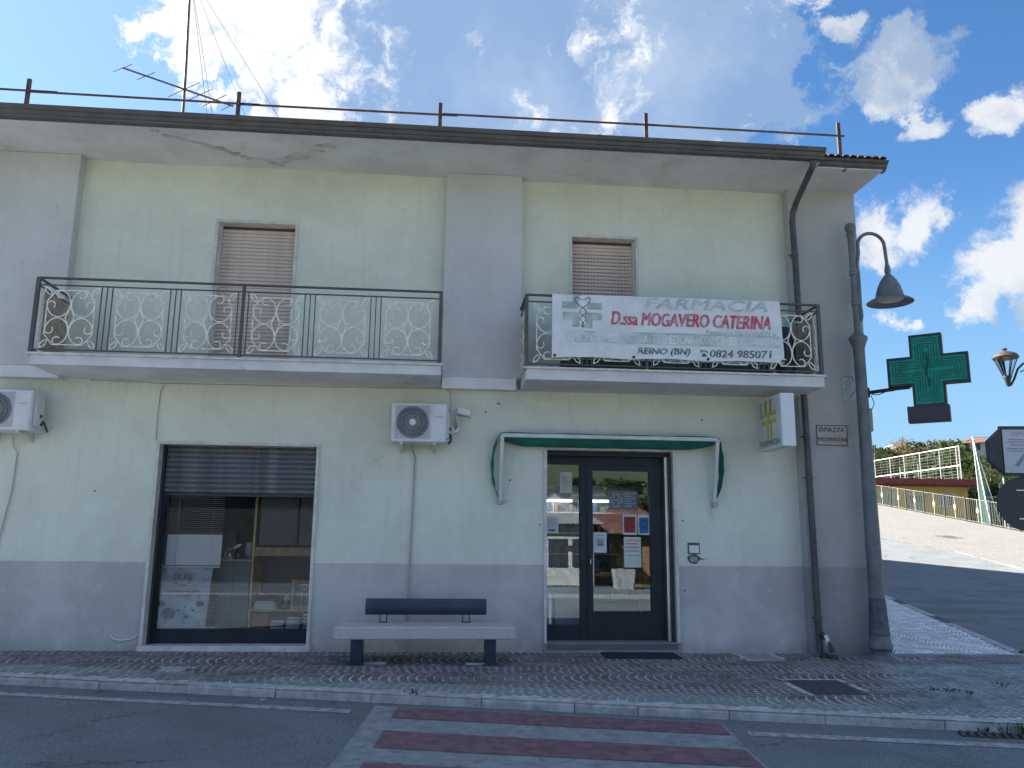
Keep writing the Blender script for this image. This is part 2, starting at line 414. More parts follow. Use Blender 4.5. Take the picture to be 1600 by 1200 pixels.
def asphalt():
    m = bpy.data.materials.new('asphalt'); m.use_nodes = True; N = NT(m.node_tree); N.n.clear()
    co_ = N.add('ShaderNodeTexCoord').outputs['Object']
    g = N.noise(co_, 75, 4, .75); md = N.noise(co_, 1.3, 6, .6); pt = N.noise(co_, .35, 3, .5)
    c = N.mix(N.mapr(g, .36, .66), (.10, .117, .124), (.29, .315, .325))
    c = N.mix(N.math('MULTIPLY', N.mapr(md, .4, .68), .4), c, (.095, .098, .105))
    c = N.mix(N.math('MULTIPLY', N.mapr(pt, .45, .6), .3), c, (.18, .185, .19))
    oil = N.math('MULTIPLY', N.mapr(N.noise(co_, 2.6, 5, .6), .70, .745), .8)
    c = N.mix(oil, c, (.022, .024, .027))
    ck = N.add('ShaderNodeTexVoronoi', feature='DISTANCE_TO_EDGE', ins={'Vector': N.vm('ADD', co_, N.vm('MULTIPLY', N.noise(co_, 2.2, 5, .65, out=1), (.9, .9, .9))), 'Scale': .42})
    crk = N.math('MULTIPLY', N.mapr(ck.outputs[0], .0, .010, 1., 0.), N.mapr(N.noise(co_, .5, 2, .5), .46, .56))
    c = N.mix(N.math('MULTIPLY', crk, .75), c, (.035, .037, .04))
    rep = N.mapr(N.noise(N.vm('MULTIPLY', co_, (.25, 1., 1.)), .55, 1, .3), .60, .605)
    c = N.mix(N.math('MULTIPLY', rep, .35), c, (.08, .085, .09))
    vor = N.add('ShaderNodeTexVoronoi', ins={'Vector': co_, 'Scale': 120.})
    p = N.add('ShaderNodeBsdfPrincipled', ins={'Base Color': c, 'Roughness': .85, 'Specular IOR Level': .35})
    b = N.add('ShaderNodeBump', ins={'Strength': .8, 'Distance': .006, 'Height': N.math('ADD', g, vor.outputs[0])})
    N.l.new(b.outputs[0], p.inputs['Normal']); N.add('ShaderNodeOutputMaterial', ins={0: p.outputs[0]}); return m
m_asph = asphalt()
m_mortar = mat('pale_joint_sand', (.52, .52, .50), .95, var=.2, vs=14, stain=(2.0, (.20, .19, .185), .50, .66, .75))
m_mortard = mat('dark_joint_sand', (.085, .085, .085), .95, var=.15, vs=14)
m_grass = mat('dry_meadow', (.10, .105, .04), .95, var=.25, vs=.05, stain=(.02, (.06, .085, .03), .45, .6, .8))

def grid(xs, ys, fz, skip=None):
    b = MB(); nx = len(xs)
    V = [(x, y, fz(x, y)) for y in ys for x in xs]; F = []
    for j in range(len(ys)-1):
        for i in range(nx-1):
            if skip and skip((xs[i]+xs[i+1])/2, (ys[j]+ys[j+1])/2): continue
            a = j*nx+i; F.append((a, a+1, a+nx+1, a+nx))
    return b.add(V, F)
def rng(a, b, n): return [a+(b-a)*i/n for i in range(n+1)]

road_x = rng(-40, -10, 15)+rng(-9, 25.75, 46); road_y = rng(-17, -5, 6)+rng(-4, 60, 84)
grid(road_x, road_y, gz).build('road', m_asph, kind='structure')
# land across the street that falls away and then climbs as a hill (mirrored in the door glass)
grid(rng(-260, 260, 52), rng(-420, -17.002, 45), gz).build('hillside', m_grass, kind='structure')
# level sports ground beyond the fence and the wooded hill behind it
MB().box(25.9, 140, -16, 62, .2, 1.5).build('sports_ground', mat('sports_ground_earth', (.14, .14, .09), .95, var=.2, vs=.3), kind='structure')
def hz(x, y):
    d = math.hypot(x, y+10.6)
    t = min(1, max(0, (d-66)/105)); t = t*t*(3-2*t)
    return 1.3+t*13.6*(1+.10*sin(x*.045)+.06*sin(y*.08+1))
m_hill = mat('wooded_hill_ground', (.075, .085, .03), .95, var=.3, vs=.08, stain=(.03, (.22, .19, .09), .5, .62, .7))
grid(rng(8, 330, 46), rng(40, 330, 42), hz, skip=lambda x, y: math.hypot(x, y+10.6) < 62).build('hill', m_hill, kind='structure')

# kerb lines
KD = Vector((9.594, -2.025)).normalized()
def kpt(x): return (x, -1.527-(x+4.421)*.2111)
pave = thing('pavement', 'strip of dark red cobbled pavement along the pharmacy wall', None, (0, 0, 0), kind='structure')
kerb = thing('kerb', None, None, (0, -2.4, -.15), kind='structure')
# pavement bed: polygon bounded by wall and kerb
kline = [(-9, kpt(-9)[1])]+[(x, kpt(x)[1]) for x in rng(-8, 5.4, 20)]+[(6.2, -3.78), (6.9, -3.66), (7.4, -3.1), (7.68, -2.1), (7.9, -.6), (7.975, .13), (8.5, 1.75), (9.15, 3.7), (9.85, 5.85), (10.55, 8.04), (11.3, 10.3), (12.2, 13)]
def inside(x, y):
    """inside the pavement (wall side of the kerb), with a margin for the kerb stones"""
    if y > .04:
        if x < 5.9: return False
        xr = 7.975+(y-.13)*.325
        return x < xr-.17
    if y < -3.9: return False
    if x <= 5.9: return y > kpt(x)[1]+.17 and y < -.0
    # corner
    for (a, b) in zip(kline[:-1], kline[1:]):
        pass
    q = [p for p in kline if p[0] > 5.9 and p[1] < .2]
    best = 9
    cx, cy = 5.9, 0
    return (x-5.9)**2/(2.05-.17)**2 + (min(0, y))**2/(3.62-.17)**2 < 1 or (x < 6.3 and y > -3.5)
bed = MB()
L = kline[:-6]
strip = [(x, y) for (x, y) in kline if x <= 5.41]
for (a, b) in zip(strip[:-1], strip[1:]):
    n = 6
    for k in range(n):
        t0, t1 = k/n, (k+1)/n
        q = [(a[0], a[1]*(1-t0)), (b[0], b[1]*(1-t0)), (b[0], b[1]*(1-t1)), (a[0], a[1]*(1-t1))]
        bed.quad(*[(x, y, pz(x, y)+.0004) for x, y in q])
cor = [p for p in kline if p[0] >= 5.39 and p[1] < .14]
for (a, b) in zip(cor[:-1], cor[1:]): bed.quad(*[(x, y, pz(x, y)+.0004) for x, y in [(5.4, .0), a, b]])
bed.quad(*[(x, y, pz(x, y)+.0004) for x, y in [(5.4, 0), (7.975, .13), (5.4, .13)]])
bed.build('joint_bed', m_mortar, pave)
bed2 = MB(); sl = [p for p in kline if p[1] >= .13]
for (a, b) in zip(sl[:-1], sl[1:]): bed2.quad(*[(x, y, pz(x, y)+.0004) for x, y in [(5.5, a[1]), a, b, (5.5, b[1])]])
bed2.build('joint_bed', m_mortard, pave)

# kerb stones
kj = [-9, -8, -7.05, -6.2, -5.35, -4.348, -3.352, -2.44, -1.54, -.60, .455, 1.321, 1.893, 2.70, 3.528, 4.528, 5.42]
kpts = [(x, kpt(x)[1]) for x in kj]+[(6.2, -3.78), (6.9, -3.66), (7.4, -3.1), (7.68, -2.1), (7.86, -1.0), (7.975, .13), (8.28, 1.07), (8.6, 2.05), (8.93, 3.05), (9.26, 4.05), (9.58, 5.05), (9.91, 6.05), (10.24, 7.05), (10.55, 8.04), (10.9, 9.05), (11.25, 10.1)]
for i, (a, b) in enumerate(zip(kpts[:-1], kpts[1:])):
    A = Vector((a[0], a[1], 0)); B = Vector((b[0], b[1], 0)); t = (B-A).normalized(); nn = Vector((-t.y, t.x, 0))
    A2 = A+t*.004; B2 = B-t*.004; wdt = .155
    dz = R.uniform(-.004, .004); sh = R.uniform(-.006, .006)
    mb = MB(); V = []
    for P in (A2, B2):
        for (o, h) in ((-.0+sh, -.14), (0+sh, -.022), (.022+sh, .004), (wdt, .006), (wdt, -.14)):
            q = P+nn*o; V.append((q.x, q.y, pz(P.x, P.y)+h+dz))
    mb.add(V, [(0, 1, 6, 5), (1, 2, 7, 6), (2, 3, 8, 7), (3, 4, 9, 8), (4, 3, 2, 1, 0), (5, 6, 7, 8, 9)])
    mb.build('kerb_stone', m_kerb, kerb)

# cobbles
COBS = {}
def cob_proto(vi, m):
    rr = random.Random(vi); a, b = .0375, .0445; V = []
    for (s_, z) in ((1.0, -.03), (1.0, .0012), (.95, .0026)):
        for (ix, iy) in ((-1, -1), (1, -1), (1, 1), (-1, 1)):
            V.append((ix*a*s_*(1+rr.uniform(-.05, .05)), iy*b*s_*(1+rr.uniform(-.05, .05)), z+rr.uniform(-.0004, .0004)))
    F = [(8, 9, 10, 11)]+[(i, (i+1) % 4, (i+1) % 4+4, i+4) for i in range(4)]+[(i+4, (i+1) % 4+4, (i+1) % 4+8, i+8) for i in range(4)]
    return V, F
protos = [cob_proto(i, None) for i in range(4)]
cobbles = []
W = 1.08; n_in = 12; s_row = .092
for bay in range(0, 4):
    yc = -.02-W*(bay+.5)
    for k in range(-82, 95):
        for j in range(n_in):
            t = ((j+.5)/n_in)*2-1
            y = yc+t*W/2; x = k*s_row+.34*t*t+.05*sin(k*.21+bay*2)*(1-t*t)+R.uniform(-.006, .006)
            if not (-7.2 < x < 8.2) or not inside(x, y): continue
            if y > .0: continue
            cobbles.append((x, y, -math.atan(.68*t*2/W), R.randrange(4)))
# white limestone side pavement, larger fans
W2 = 1.05; n2 = 11
for bay in range(0, 5):
    xc = 5.85+W2*(bay+.5)
    for k in range(0, 125):
        for j in range(n2):
            t = ((j+.5)/n2)*2-1
            x = xc+t*W2/2; y = .09+k*.098+.26*(1-t*t)-.2
            if y < .05 or not inside(x, y) or y > 11: continue
            cobbles.append((x, y, pi/2-math.atan(-.44*t*2/W2)*1.0, R.randrange(4)))
def cob_kind(x, y):
    if y > .04: return 2
    d = y-kpt(x)[1] if x < 5.6 else 9
    if d < .17+.42: return 1
    if x > 5.55 and y > -.72: return 0
    # grey-green corner field
    xb = 5.35+(y+.75)*-.1 if y > -1.0 else 5.35-(-1.0-y)*.62
    if x > xb and not (y < -2.05 and x < xb+.5 and y > -2.5): return 1
    return 0
def frame_ok(x, y):
    d = Vector((x, y, pz(x, y)))-CAM; w_ = d.dot(fw)
    if w_ < .1: return False
    u = d.dot(rt)/w_*F_PX; v = d.dot(up)/w_*F_PX
    return abs(u) < 805 and abs(v) < 605
holes = [(3.80, 4.40, -2.44, -1.70), (3.87, 4.35, -.51, -.02), (-2.90, -2.70, -1.22, -1.05)]
cobbles = [c for c in cobbles if not any(h[0]-.04 < c[0] < h[1]+.04 and h[2]-.04 < c[1] < h[3]+.04 for h in holes)]
cms = [m_cobp, m_cobg, m_cobw]
single = sorted([c for c in cobbles if frame_ok(c[0], c[1]) and cob_kind(c[0], c[1]) < 2], key=lambda c: (Vector((c[0], c[1], 0))-CAM).length)[:300]
sset = set(id(c) for c in single)
pm = {}
for vi in range(4):
    for ki in range(3):
        V, F = protos[vi]; pm[(vi, ki)] = MB().add(V, F).mesh('cobble', cms[ki])
for c in single:
    x, y, a, vi = c
    inst('cobble', pm[(vi, cob_kind(x, y))], pave, (x, y, pz(x, y)), (-.0+R.uniform(-.004, .004)+.03, R.uniform(-.004, .004)+.006, a+R.uniform(-.02, .02)))
fields = [MB(), MB(), MB()]
for c in cobbles:
    if id(c) in sset: continue
    x, y, a, vi = c; V, F = protos[vi]; a += R.uniform(-.05, .05); ca, sa = cos(a), sin(a); z0 = pz(x, y)+R.uniform(-.0005, .0007); k = .93 if False else 1.0
    fields[cob_kind(x, y)].add([(x+px*ca-py*sa, y+px*sa+py*ca, z0+q-.006*(px*ca-py*sa)+.03*(px*sa+py*ca)) for px, py, q in V], F)
for mbx, mm in zip(fields, cms):
    o = mbx.build('cobble_field', mm, pave); o['kind'] = 'stuff'

# road markings and iron covers
def patch(name, pts, m, off, kind='structure', n=10, parent=None, rows=2):
    """quad draped 4 mm steps above the road, subdivided"""
    A, B, C_, D = [Vector((p[0], p[1], 0)) for p in pts]; b = MB(); V = []
    for j in range(rows+1):
        for i in range(n+1):
            s_ = i/n; t = j/rows; q = (A*(1-s_)+B*s_)*(1-t)+(D*(1-s_)+C_*s_)*t
            V.append((q.x, q.y, gz(q.x, q.y)+off))
    F = [(j*(n+1)+i, j*(n+1)+i+1, (j+1)*(n+1)+i+1, (j+1)*(n+1)+i) for j in range(rows) for i in range(n)]
    # wind so the normal looks up
    return b.add(V, [tuple(reversed(f)) for f in F]).build(name, m, parent, kind=kind)
cw = thing('crosswalk', None, None, (1, -3.5, -.26), kind='structure')
def cwp(u, v):   # crosswalk frame: u along kerb, v towards the street
    return (-.33+u*2.89*.999-.095*v-0*u, -2.53-u*.625-v)
def band(v0, v1, name, m, off, u0=0, u1=1):
    q = [cwp(u0, v1), cwp(u1, v1), cwp(u1, v0), cwp(u0, v0)]
    o = patch(name, [q[0], q[1], q[2], q[3]], m, off, kind=None, parent=cw, rows=max(2, round((v1-v0)/.1)))
    return o
band(-.0, 4.2, 'worn_surface', m_walkgrey, .004, -.075, 1.01)
for i, (v0, v1) in enumerate([(.03, .42), (.84, 1.34), (1.74, 2.25), (2.65, 3.15), (3.55, 4.05)]): band(v0, v1, 'red_stripe', m_purple, .008)
ln = thing('edge_line', None, None, (0, -3, -.25), kind='structure')
patch('painted_line', [(-9, -1.00), (-.755, -2.76), (-.76, -2.63), (-9, -.88)], m_wpaint, .004, kind=None, parent=ln, n=20)
patch('painted_line', [(2.68, -3.57), (7.5, -4.53), (7.5, -4.39), (2.71, -3.44)], m_wpaint, .004, kind=None, parent=ln, n=20)

mh = thing('manhole_cover', 'dark square iron cover set in the red cobbles near the kerb', 'manhole cover', (4.1, -2.07, pz(4.1, -2.07)))
def plate(pts, z, th, name, m, par):
    b = MB(); n = len(pts); b.add([(x, y, pz(x, y)+z-th) for x, y in pts]+[(x, y, pz(x, y)+z) for x, y in pts], [tuple(range(n, 2*n))]+[(i, (i+1) % n, (i+1) % n+n, i+n) for i in range(n)])
    return b.build(name, m, par)
plate([(3.80, -2.44), (4.40, -2.44), (4.40, -1.70), (3.80, -1.70)], .003, .03, 'frame', m_castiron, mh)
plate([(3.84, -2.40), (4.36, -2.40), (4.36, -1.74), (3.84, -1.74)], .008, .03, 'lid', m_castiron, mh)
for k in range(9):
    yq = -2.36+k*.072; plate([(3.88, yq), (4.32, yq), (4.32, yq+.03), (3.88, yq+.03)], .012, .01, 'rib', m_castiron, mh)
mh2 = thing('inspection_cover', 'pale stone inspection cover in the paving at the wall foot beside the door', 'inspection cover', (4.1, -.26, pz(4.1, -.26)))
plate([(3.87, -.51), (4.35, -.51), (4.35, -.02), (3.87, -.02)], -.002, .03, 'frame', mat('cover_frame', (.16, .16, .16), .8), mh2)
plate([(3.92, -.46), (4.30, -.46), (4.30, -.07), (3.92, -.07)], .003, .03, 'lid', mat('cover_stone', (.30, .30, .29), .85, var=.15, vs=20), mh2)
o = plate([(-2.90, -1.22), (-2.70, -1.22), (-2.70, -1.05), (-2.90, -1.05)], .004, .03, 'meter_cover', mat('meter_lid', (.38, .40, .42), .6, var=.15, vs=30), None)
tag(o, 'small pale square utility lid in the cobbles in front of the shop window', 'utility lid')
rp = patch('road_patch', [(11.45, 9.1), (12.72, 9.3), (12.82, 10.45), (11.98, 10.4)], mat('concrete_patch', (.17, .17, .17), .9, var=.2, vs=4), .006)
# street drain by the kerb with bars
dr = thing('storm_drain', 'slotted iron street drain against the kerb beside the weeds', 'storm drain', (4.9, -3.6, -.28))
U = Vector((KD.x, KD.y, 0)); Vn = Vector((-KD.y, KD.x, 0))
def dp(u, v, z): q = Vector((4.55, -3.60, 0))+U*u+Vn*v; return (q.x, q.y, gz(q.x, q.y)+z)
MB().quad(dp(0, -.03, .003), dp(.75, -.03, .003), dp(.75, .13, .003), dp(0, .13, .003)).build('sump', m_dark, dr)
for k in range(11): MB().prism([dp(k*.07, -.03, .005), dp(k*.07+.03, -.03, .005), dp(k*.07+.03+.03, .13, .005), dp(k*.07+.03, .13, .005)], (0, 0, .012)).build('bar', m_castiron, dr)

# piazza of pale stone beyond the side street
def stone_field():
    m = bpy.data.materials.new('pale_piazza_stone'); m.use_nodes = True; N = NT(m.node_tree); N.n.clear()
    co_ = N.add('ShaderNodeTexCoord').outputs['Object']
    v = N.add('ShaderNodeTexVoronoi', feature='DISTANCE_TO_EDGE', ins={'Vector': co_, 'Scale': 7.5}).outputs[0]
    cc = N.add('ShaderNodeTexVoronoi', ins={'Vector': co_, 'Scale': 7.5}).outputs[1]
    c = N.mix(N.noise(co_, .8, 5, .6), (.18, .177, .168), (.265, .26, .247)); c = N.mix(.18, c, cc, 'MULTIPLY')
    c = N.mix(N.mapr(v, .0, .10, 1., 0.), c, (.12, .115, .105))
    p = N.add('ShaderNodeBsdfPrincipled', ins={'Base Color': c, 'Roughness': .85}); N.add('ShaderNodeOutputMaterial', ins={0: p.outputs[0]}); return m
m_piazza = stone_field()
edge = [(18.3, -14), (18.3, 5), (18.45, 13.85), (18.6, 17.3), (17.9, 19.5), (17.2, 21), (14, 25.5), (10, 30), (4, 36), (4, 50)]
b = MB()
def ex(y):
    for (a, c) in zip(edge[:-1], edge[1:]):
        if a[1] <= y <= c[1]: return a[0]+(c[0]-a[0])*(y-a[1])/(c[1]-a[1])
    return 4
ys = rng(-14, 50, 96)
for (a, c) in zip(ys[:-1], ys[1:]):
    for k in range(8):
        t0, t1 = k/8, (k+1)/8
        q = [(ex(a)*(1-t0)+25.7*t0, a), (ex(a)*(1-t1)+25.7*t1, a), (ex(c)*(1-t1)+25.7*t1, c), (ex(c)*(1-t0)+25.7*t0, c)]
        b.quad(*[(x, y, gz(x, y)+.03) for x, y in q])
b.build('piazza', m_piazza, kind='structure')
b = MB()
for (a, c) in zip(ys[:-1], ys[1:]):
    b.quad(*[(x, y, gz(x, y)+h) for x, y, h in [(ex(a)-.12, a, -.02), (ex(a)-.12, a, .045), (ex(c)-.12, c, .045), (ex(c)-.12, c, -.02)]])
    b.quad(*[(x, y, gz(x, y)+h) for x, y, h in [(ex(a)-.12, a, .045), (ex(a)+.1, a, .045), (ex(c)+.1, c, .045), (ex(c)-.12, c, .045)]])
b.build('piazza_edging', m_piazza, kind='structure')

t = thing('drain_cover', 'round dark drain cover with a worn rim in the sunlit piazza paving', 'drain cover', (20.8, 21.1, gz(20.8, 21.1)+.03))
for nm_, r0, r1, h_, mm in (('rim', .28, .50, .036, mat('cover_rim', (.16, .12, .09), .9, var=.3, vs=6)), ('lid', .0, .28, .034, m_castiron)):
    b = MB(); A_ = rng(0, 2*pi, 20)[:-1]
    V = [(20.8+q*cos(a), 21.1+q*sin(a), gz(20.8+q*cos(a), 21.1+q*sin(a))+h_) for q in (r0, r1) for a in A_]
    b.add(V, [(k, k+20, (k+1) % 20+20, (k+1) % 20) for k in range(20)]); b.build(nm_, mm, t)

# ------------------------------------------------------------------ the pharmacy building
bld = thing('pharmacy_building', 'two storey pale green building with grey pilasters, balconies and pharmacy door', 'building', (0, 0, -.05))
def holed_wall(x0, x1, z0, z1, y, holes, depth, m, name, rev_m=None):
    xs = sorted({x0, x1, *[h[0] for h in holes], *[h[1] for h in holes]}); zs = sorted({z0, z1, *[h[2] for h in holes], *[h[3] for h in holes]})
    b = MB()
    for i in range(len(xs)-1):
        for j in range(len(zs)-1):
            cx, cz = (xs[i]+xs[i+1])/2, (zs[j]+zs[j+1])/2
            if any(h[0] < cx < h[1] and h[2] < cz < h[3] for h in holes): continue
            b.quad((xs[i], y, zs[j]), (xs[i+1], y, zs[j]), (xs[i+1], y, zs[j+1]), (xs[i], y, zs[j+1]))
            b.quad((xs[i+1], y+depth, zs[j]), (xs[i], y+depth, zs[j]), (xs[i], y+depth, zs[j+1]), (xs[i+1], y+depth, zs[j+1]))
    for h in holes:
        a, c, d, e = h
        b.quad((a, y, d), (a, y, e), (a, y+depth, e), (a, y+depth, d)); b.quad((c, y, e), (c, y, d), (c, y+depth, d), (c, y+depth, e))
        b.quad((a, y, e), (c, y, e), (c, y+depth, e), (a, y+depth, e)); b.quad((a, y, d), (a, y+depth, d), (c, y+depth, d), (c, y, d))
    b.quad((x0, y, z0), (x0, y, z1), (x0, y+depth, z1), (x0, y+depth, z0)); b.quad((x1, y, z1), (x1, y, z0), (x1, y+depth, z0), (x1, y+depth, z1))
    return b.build(name, m, bld)
SHOP = (-3.555, -1.585, .02, 2.51); DOOR = (1.415, 3.125, -.02, 2.535)
UL = (-3.06, -2.035, 3.47, 5.535); UR = (1.765, 2.675, 3.47, 5.535)
holed_wall(-9, 5.86, -.35, 3.31, 0, [SHOP, DOOR], .32, m_wall, 'wall')
holed_wall(-9, 5.86, 3.3105, 6.36, 0, [UL, UR], .32, m_wall, 'wall')
# side and rear walls
sw = MB(); sw.box(5.54, 5.859, .321, 12, -.3, 6.36); sw.build('wall', m_pil, bld)
MB().box(-9, -8.7, .321, 12, -.3, 6.36).build('wall', m_pil, bld)
MB().box(-9, 5.86, 12.001, 12.3, -.3, 6.36).build('wall', m_pil, bld)
# unseen taller block added behind, sized to cast the side street's shadow
rw = MB().box(-7, 5.5, 13.2, 21.8, -.3, 12.6).build('unseen_shadow_block', m_pil, bld)
# pilasters and string course
MB().cbox(-9, -4.86, -.16, .01, 3.45, 6.335, .006).build('pilaster', m_pil, bld)
MB().cbox(-.005, 1.055, -.16, .01, 3.45, 6.335, .006).build('pilaster', m_pil, bld)
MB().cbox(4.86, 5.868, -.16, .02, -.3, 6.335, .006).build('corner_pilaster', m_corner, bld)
bm_ = MB(); bm_.box(-9, -4.82, -.172, .01, 3.30, 3.448); bm_.build('string_course', m_belt, bld)
MB().box(.002, .985, -.172, .01, 3.30, 3.448).build('string_course', m_belt, bld)
# soffit with a chipped plaster edge
def soffit_z(x, y): return 6.335+.004*sin(x*2.1)+.003*sin(x*5+y*3)
sb = MB()
nx = 90; xs = rng(-9, 4.95, nx)
V = []; F = []
for yv in (0.005, -.35, -.72, -1.1, -1.14):
    for x in xs: V.append((x, yv, soffit_z(x, yv)+(.012 if yv == -1.14 else 0)))
for j in range(4):
    for i in range(nx): a = j*(nx+1)+i; F.append((a, a+1, a+nx+2, a+nx+1))
sb.add(V, F); sb.box(-9, 4.92, -1.13, .3, 6.362, 6.43)
sb.build('soffit', m_soffit, bld)
MB().box(4.951, 5.9, -.885, .3, 6.33, 6.42).build('corner_soffit', m_soffit, bld)
# flaking plaster flakes round the damp patch
fl = MB()
for k in range(46):
    if k < 24: x = -3.75+k*.062; y = -.98+.036*k+R.uniform(-.05, .05)
    else: q = k-24; x = -2.35+q*.04+R.uniform(-.03, .03); y = -.14-.03*q+R.uniform(-.08, .08)
    s_ = R.uniform(.02, .06); z = soffit_z(x, y)-R.uniform(.003, .008); pts = [(x+s_*cos(a)*1.4, y+s_*sin(a), z+R.uniform(-.004, .003)) for a in (0, 1.3, 2.4, 3.6, 5)]
    fl.add(pts, [(4, 3, 2, 1, 0)])
fl.build('flaking_plaster', mat('flaked_plaster', (.53, .52, .50), .95, var=.2), bld)['kind'] = 'stuff'
# gutter: stepped profile
def gutter(x0, x1, y1, z0, m, name, h=.13):
    prof = [(y1+.10, z0), (y1+.02, z0+.005), (y1+.005, z0+.03), (y1-.01, z0+.035), (y1-.03, z0+.075), (y1-.05, z0+.085), (y1-.075, z0+h), (y1-.06, z0+h+.006), (y1+.0, z0+.06), (y1+.12, z0+.05)]
    b = MB(); n = len(prof)
    b.add([(x0, y, z) for y, z in prof]+[(x1, y, z) for y, z in prof], [(i, i+1, i+1+n, i+n) for i in range(n-1)]+[tuple(range(n))]+[tuple(reversed(range(n, 2*n)))])
    return b.build(name, m, bld)
gutter(-9, 4.95, -1.15, 6.322, m_gutter, 'gutter')
for x in (-7.4, -2.6, 1.9, 4.25): gutter(x, x+.05, -1.154, 6.318, m_gutter, 'gutter_joint', .137)
gutter(4.96, 5.95, -.90, 6.33, m_gutter, 'gutter', .115)
gutter(5.36, 5.40, -.904, 6.326, m_gutter, 'gutter_joint', .12)
# roof
rb = MB(); rb.add([(-9, -1.13, 6.46), (5.0, -1.13, 6.46), (5.0, 6, 8.0), (-9, 6, 8.0), (-9, 12.3, 6.46), (5.0, 12.3, 6.46), (5.92, 6, 7.9), (5.92, -.9, 6.46), (5.92, 12.3, 6.46), (5.0, -.9, 6.47)],
                  [(0, 1, 2, 3), (3, 2, 5, 4), (9, 7, 6, 2), (2, 6, 8, 5)])
rb.build('roof', m_tile, bld)
roofo = [o for o in bld.children if o.name.startswith('roof')][0]
for k in range(9):
    x = 5.0+k*.104; t = MB(); V = []
    for yy_, zz in ((-.95, 6.475), (-.5, 6.58)):
        for a in range(7): V.append((x+.052-.052*cos(pi*a/6), yy_, zz+.035*sin(pi*a/6)))
        for a in range(7): V.append((x+.052-.042*cos(pi*a/6), yy_, zz+.025*sin(pi*a/6)))
    F = [(i, i+1, i+15, i+14) for i in range(6)]+[(i+7+1, i+7, i+21, i+22) for i in range(6)]+[(i+1, i, i+7, i+8) for i in range(6)]
    t.add(V, F).build('roof_tile', m_tile, roofo)
# downpipe
dpp = MB(); dpp.tube([(4.83, -1.08, 6.33), (4.83, -1.05, 6.26), (4.88, -.42, 6.04), (4.865, -.31, 5.9), (4.86, -.29, 5.78)], .043, 12).tube([(4.86, -.29, 5.80), (4.87, -.29, 5.2), (4.895, -.27, 2.6), (4.915, -.25, -.03)], .043, 12)
dpo = dpp.build('downpipe', m_pipe, bld, smooth=True)
for z in (5.3, 4.05, 2.75, 2.2, .4, 3.6):
    xq = 4.865+.01*(5.5-z); b = MB().lathe([(.047, z-.018), (.05, z-.014), (.05, z+.014), (.047, z+.018)], xq, -.285+.007*(5.5-z), 14)
    b.box(xq-.075, xq+.075, -.25+.006*(5.5-z)-.01, -.25+.006*(5.5-z)+.005, z-.008, z+.008); b.box(xq-.01, xq+.01, -.25, -.16, z-.008, z+.008); b.build('pipe_clamp', m_gutter, dpo)
b = MB().tube([(4.92, -.30, .22), (4.97, -.36, .13), (5.0, -.42, .0)], [.03, .03, .035], 10); b.lathe([(.055, -.08), (.055, -.04), (.03, -.02)], 4.93, -.33, 14); b.lathe([(.045, -.09), (.045, -.05), (.03, -.03)], 5.02, -.40, 14)
ob = b.build('drain_fitting', m_dark, None, smooth=True); tag(ob, 'short black drain elbow with white sleeve at the foot of the downpipe', 'pipe fitting')
MB().tube([(4.955, -.335, .19), (4.99, -.395, .04)], .032, 10).build('white_sleeve', m_white, ob)

# openings trims
def trim(x0, x1, z0, z1, w_, y0, y1, bottom, parent, name='window_surround'):
    b = MB(); e = .003; b.box(x0-w_, x0+e, y0, y1, z0, z1+w_); b.box(x1-e, x1+w_, y0, y1, z0, z1+w_); b.box(x0+e, x1-e, y0, y1, z1-e, z1+w_)
    if bottom: b.box(x0-w_-.015, x1+w_+.015, y0-.02, y1, z0-.035, z0-.001)
    return b.build(name, m_marble, parent)
# upper roller shutters
slatL = {}
def shutter(par, x0, x1, z0, z1, y, pitch, m, name='slat', depth=.012, slots=False):
    key = (round(x1-x0, 3), pitch, m.name, slots)
    if key not in slatL:
        b = MB(); hw = (x1-x0)/2; h = pitch*.93; prof = [(0, 0), (-depth*.75, h*.18), (-depth, h*.5), (-depth*.75, h*.82), (0, h)]
        n = len(prof); b.add([(-hw, a, c) for a, c in prof]+[(hw, a, c) for a, c in prof], [(i, i+n, i+n+1, i+1) for i in range(n-1)])
        me = b.mesh('slat', m)
        slatL[key] = me
    me = slatL[key]; n = int((z1-z0)/pitch); out = []
    for k in range(n):
        o_ = inst(name, me, par, ((x0+x1)/2, y+R.uniform(-.001, .001), z0+k*pitch)); out.append(o_)
    return out
for (op, nm) in ((UL, 'left'), (UR, 'right')):
    tr_ = trim(op[0], op[1], op[2], op[3], .035, -.018, .16, False, bld)
    sh = MB().box(op[0]+.001, op[1]-.001, .165, .185, op[2], op[3]-.001).build('roller_shutter', m_shutgap, bld)
    shutter(sh, op[0]+.012, op[1]-.012, op[2], op[3]-.02, .162, .052, m_shut)
    if nm == 'right':
        dd = MB()
        for k in range(int((op[3]-op[2])/.052)):
            z = op[2]+k*.052+.044
            if z > op[3]-.2: continue
            x = op[0]+.05
            while x < op[1]-.05: dd.box(x, x+.026, .1475, .1500, z-.006, z+.003); x += .048
        o_ = dd.build('air_slots', m_shutgap, sh); o_['kind'] = 'stuff'
    MB().box(op[0], op[0]+.022, .08, .16, op[2], op[3]-.002).build('guide_rail', m_marble, sh)
    MB().box(op[1]-.022, op[1], .08, .16, op[2], op[3]-.002).build('guide_rail', m_marble, sh)

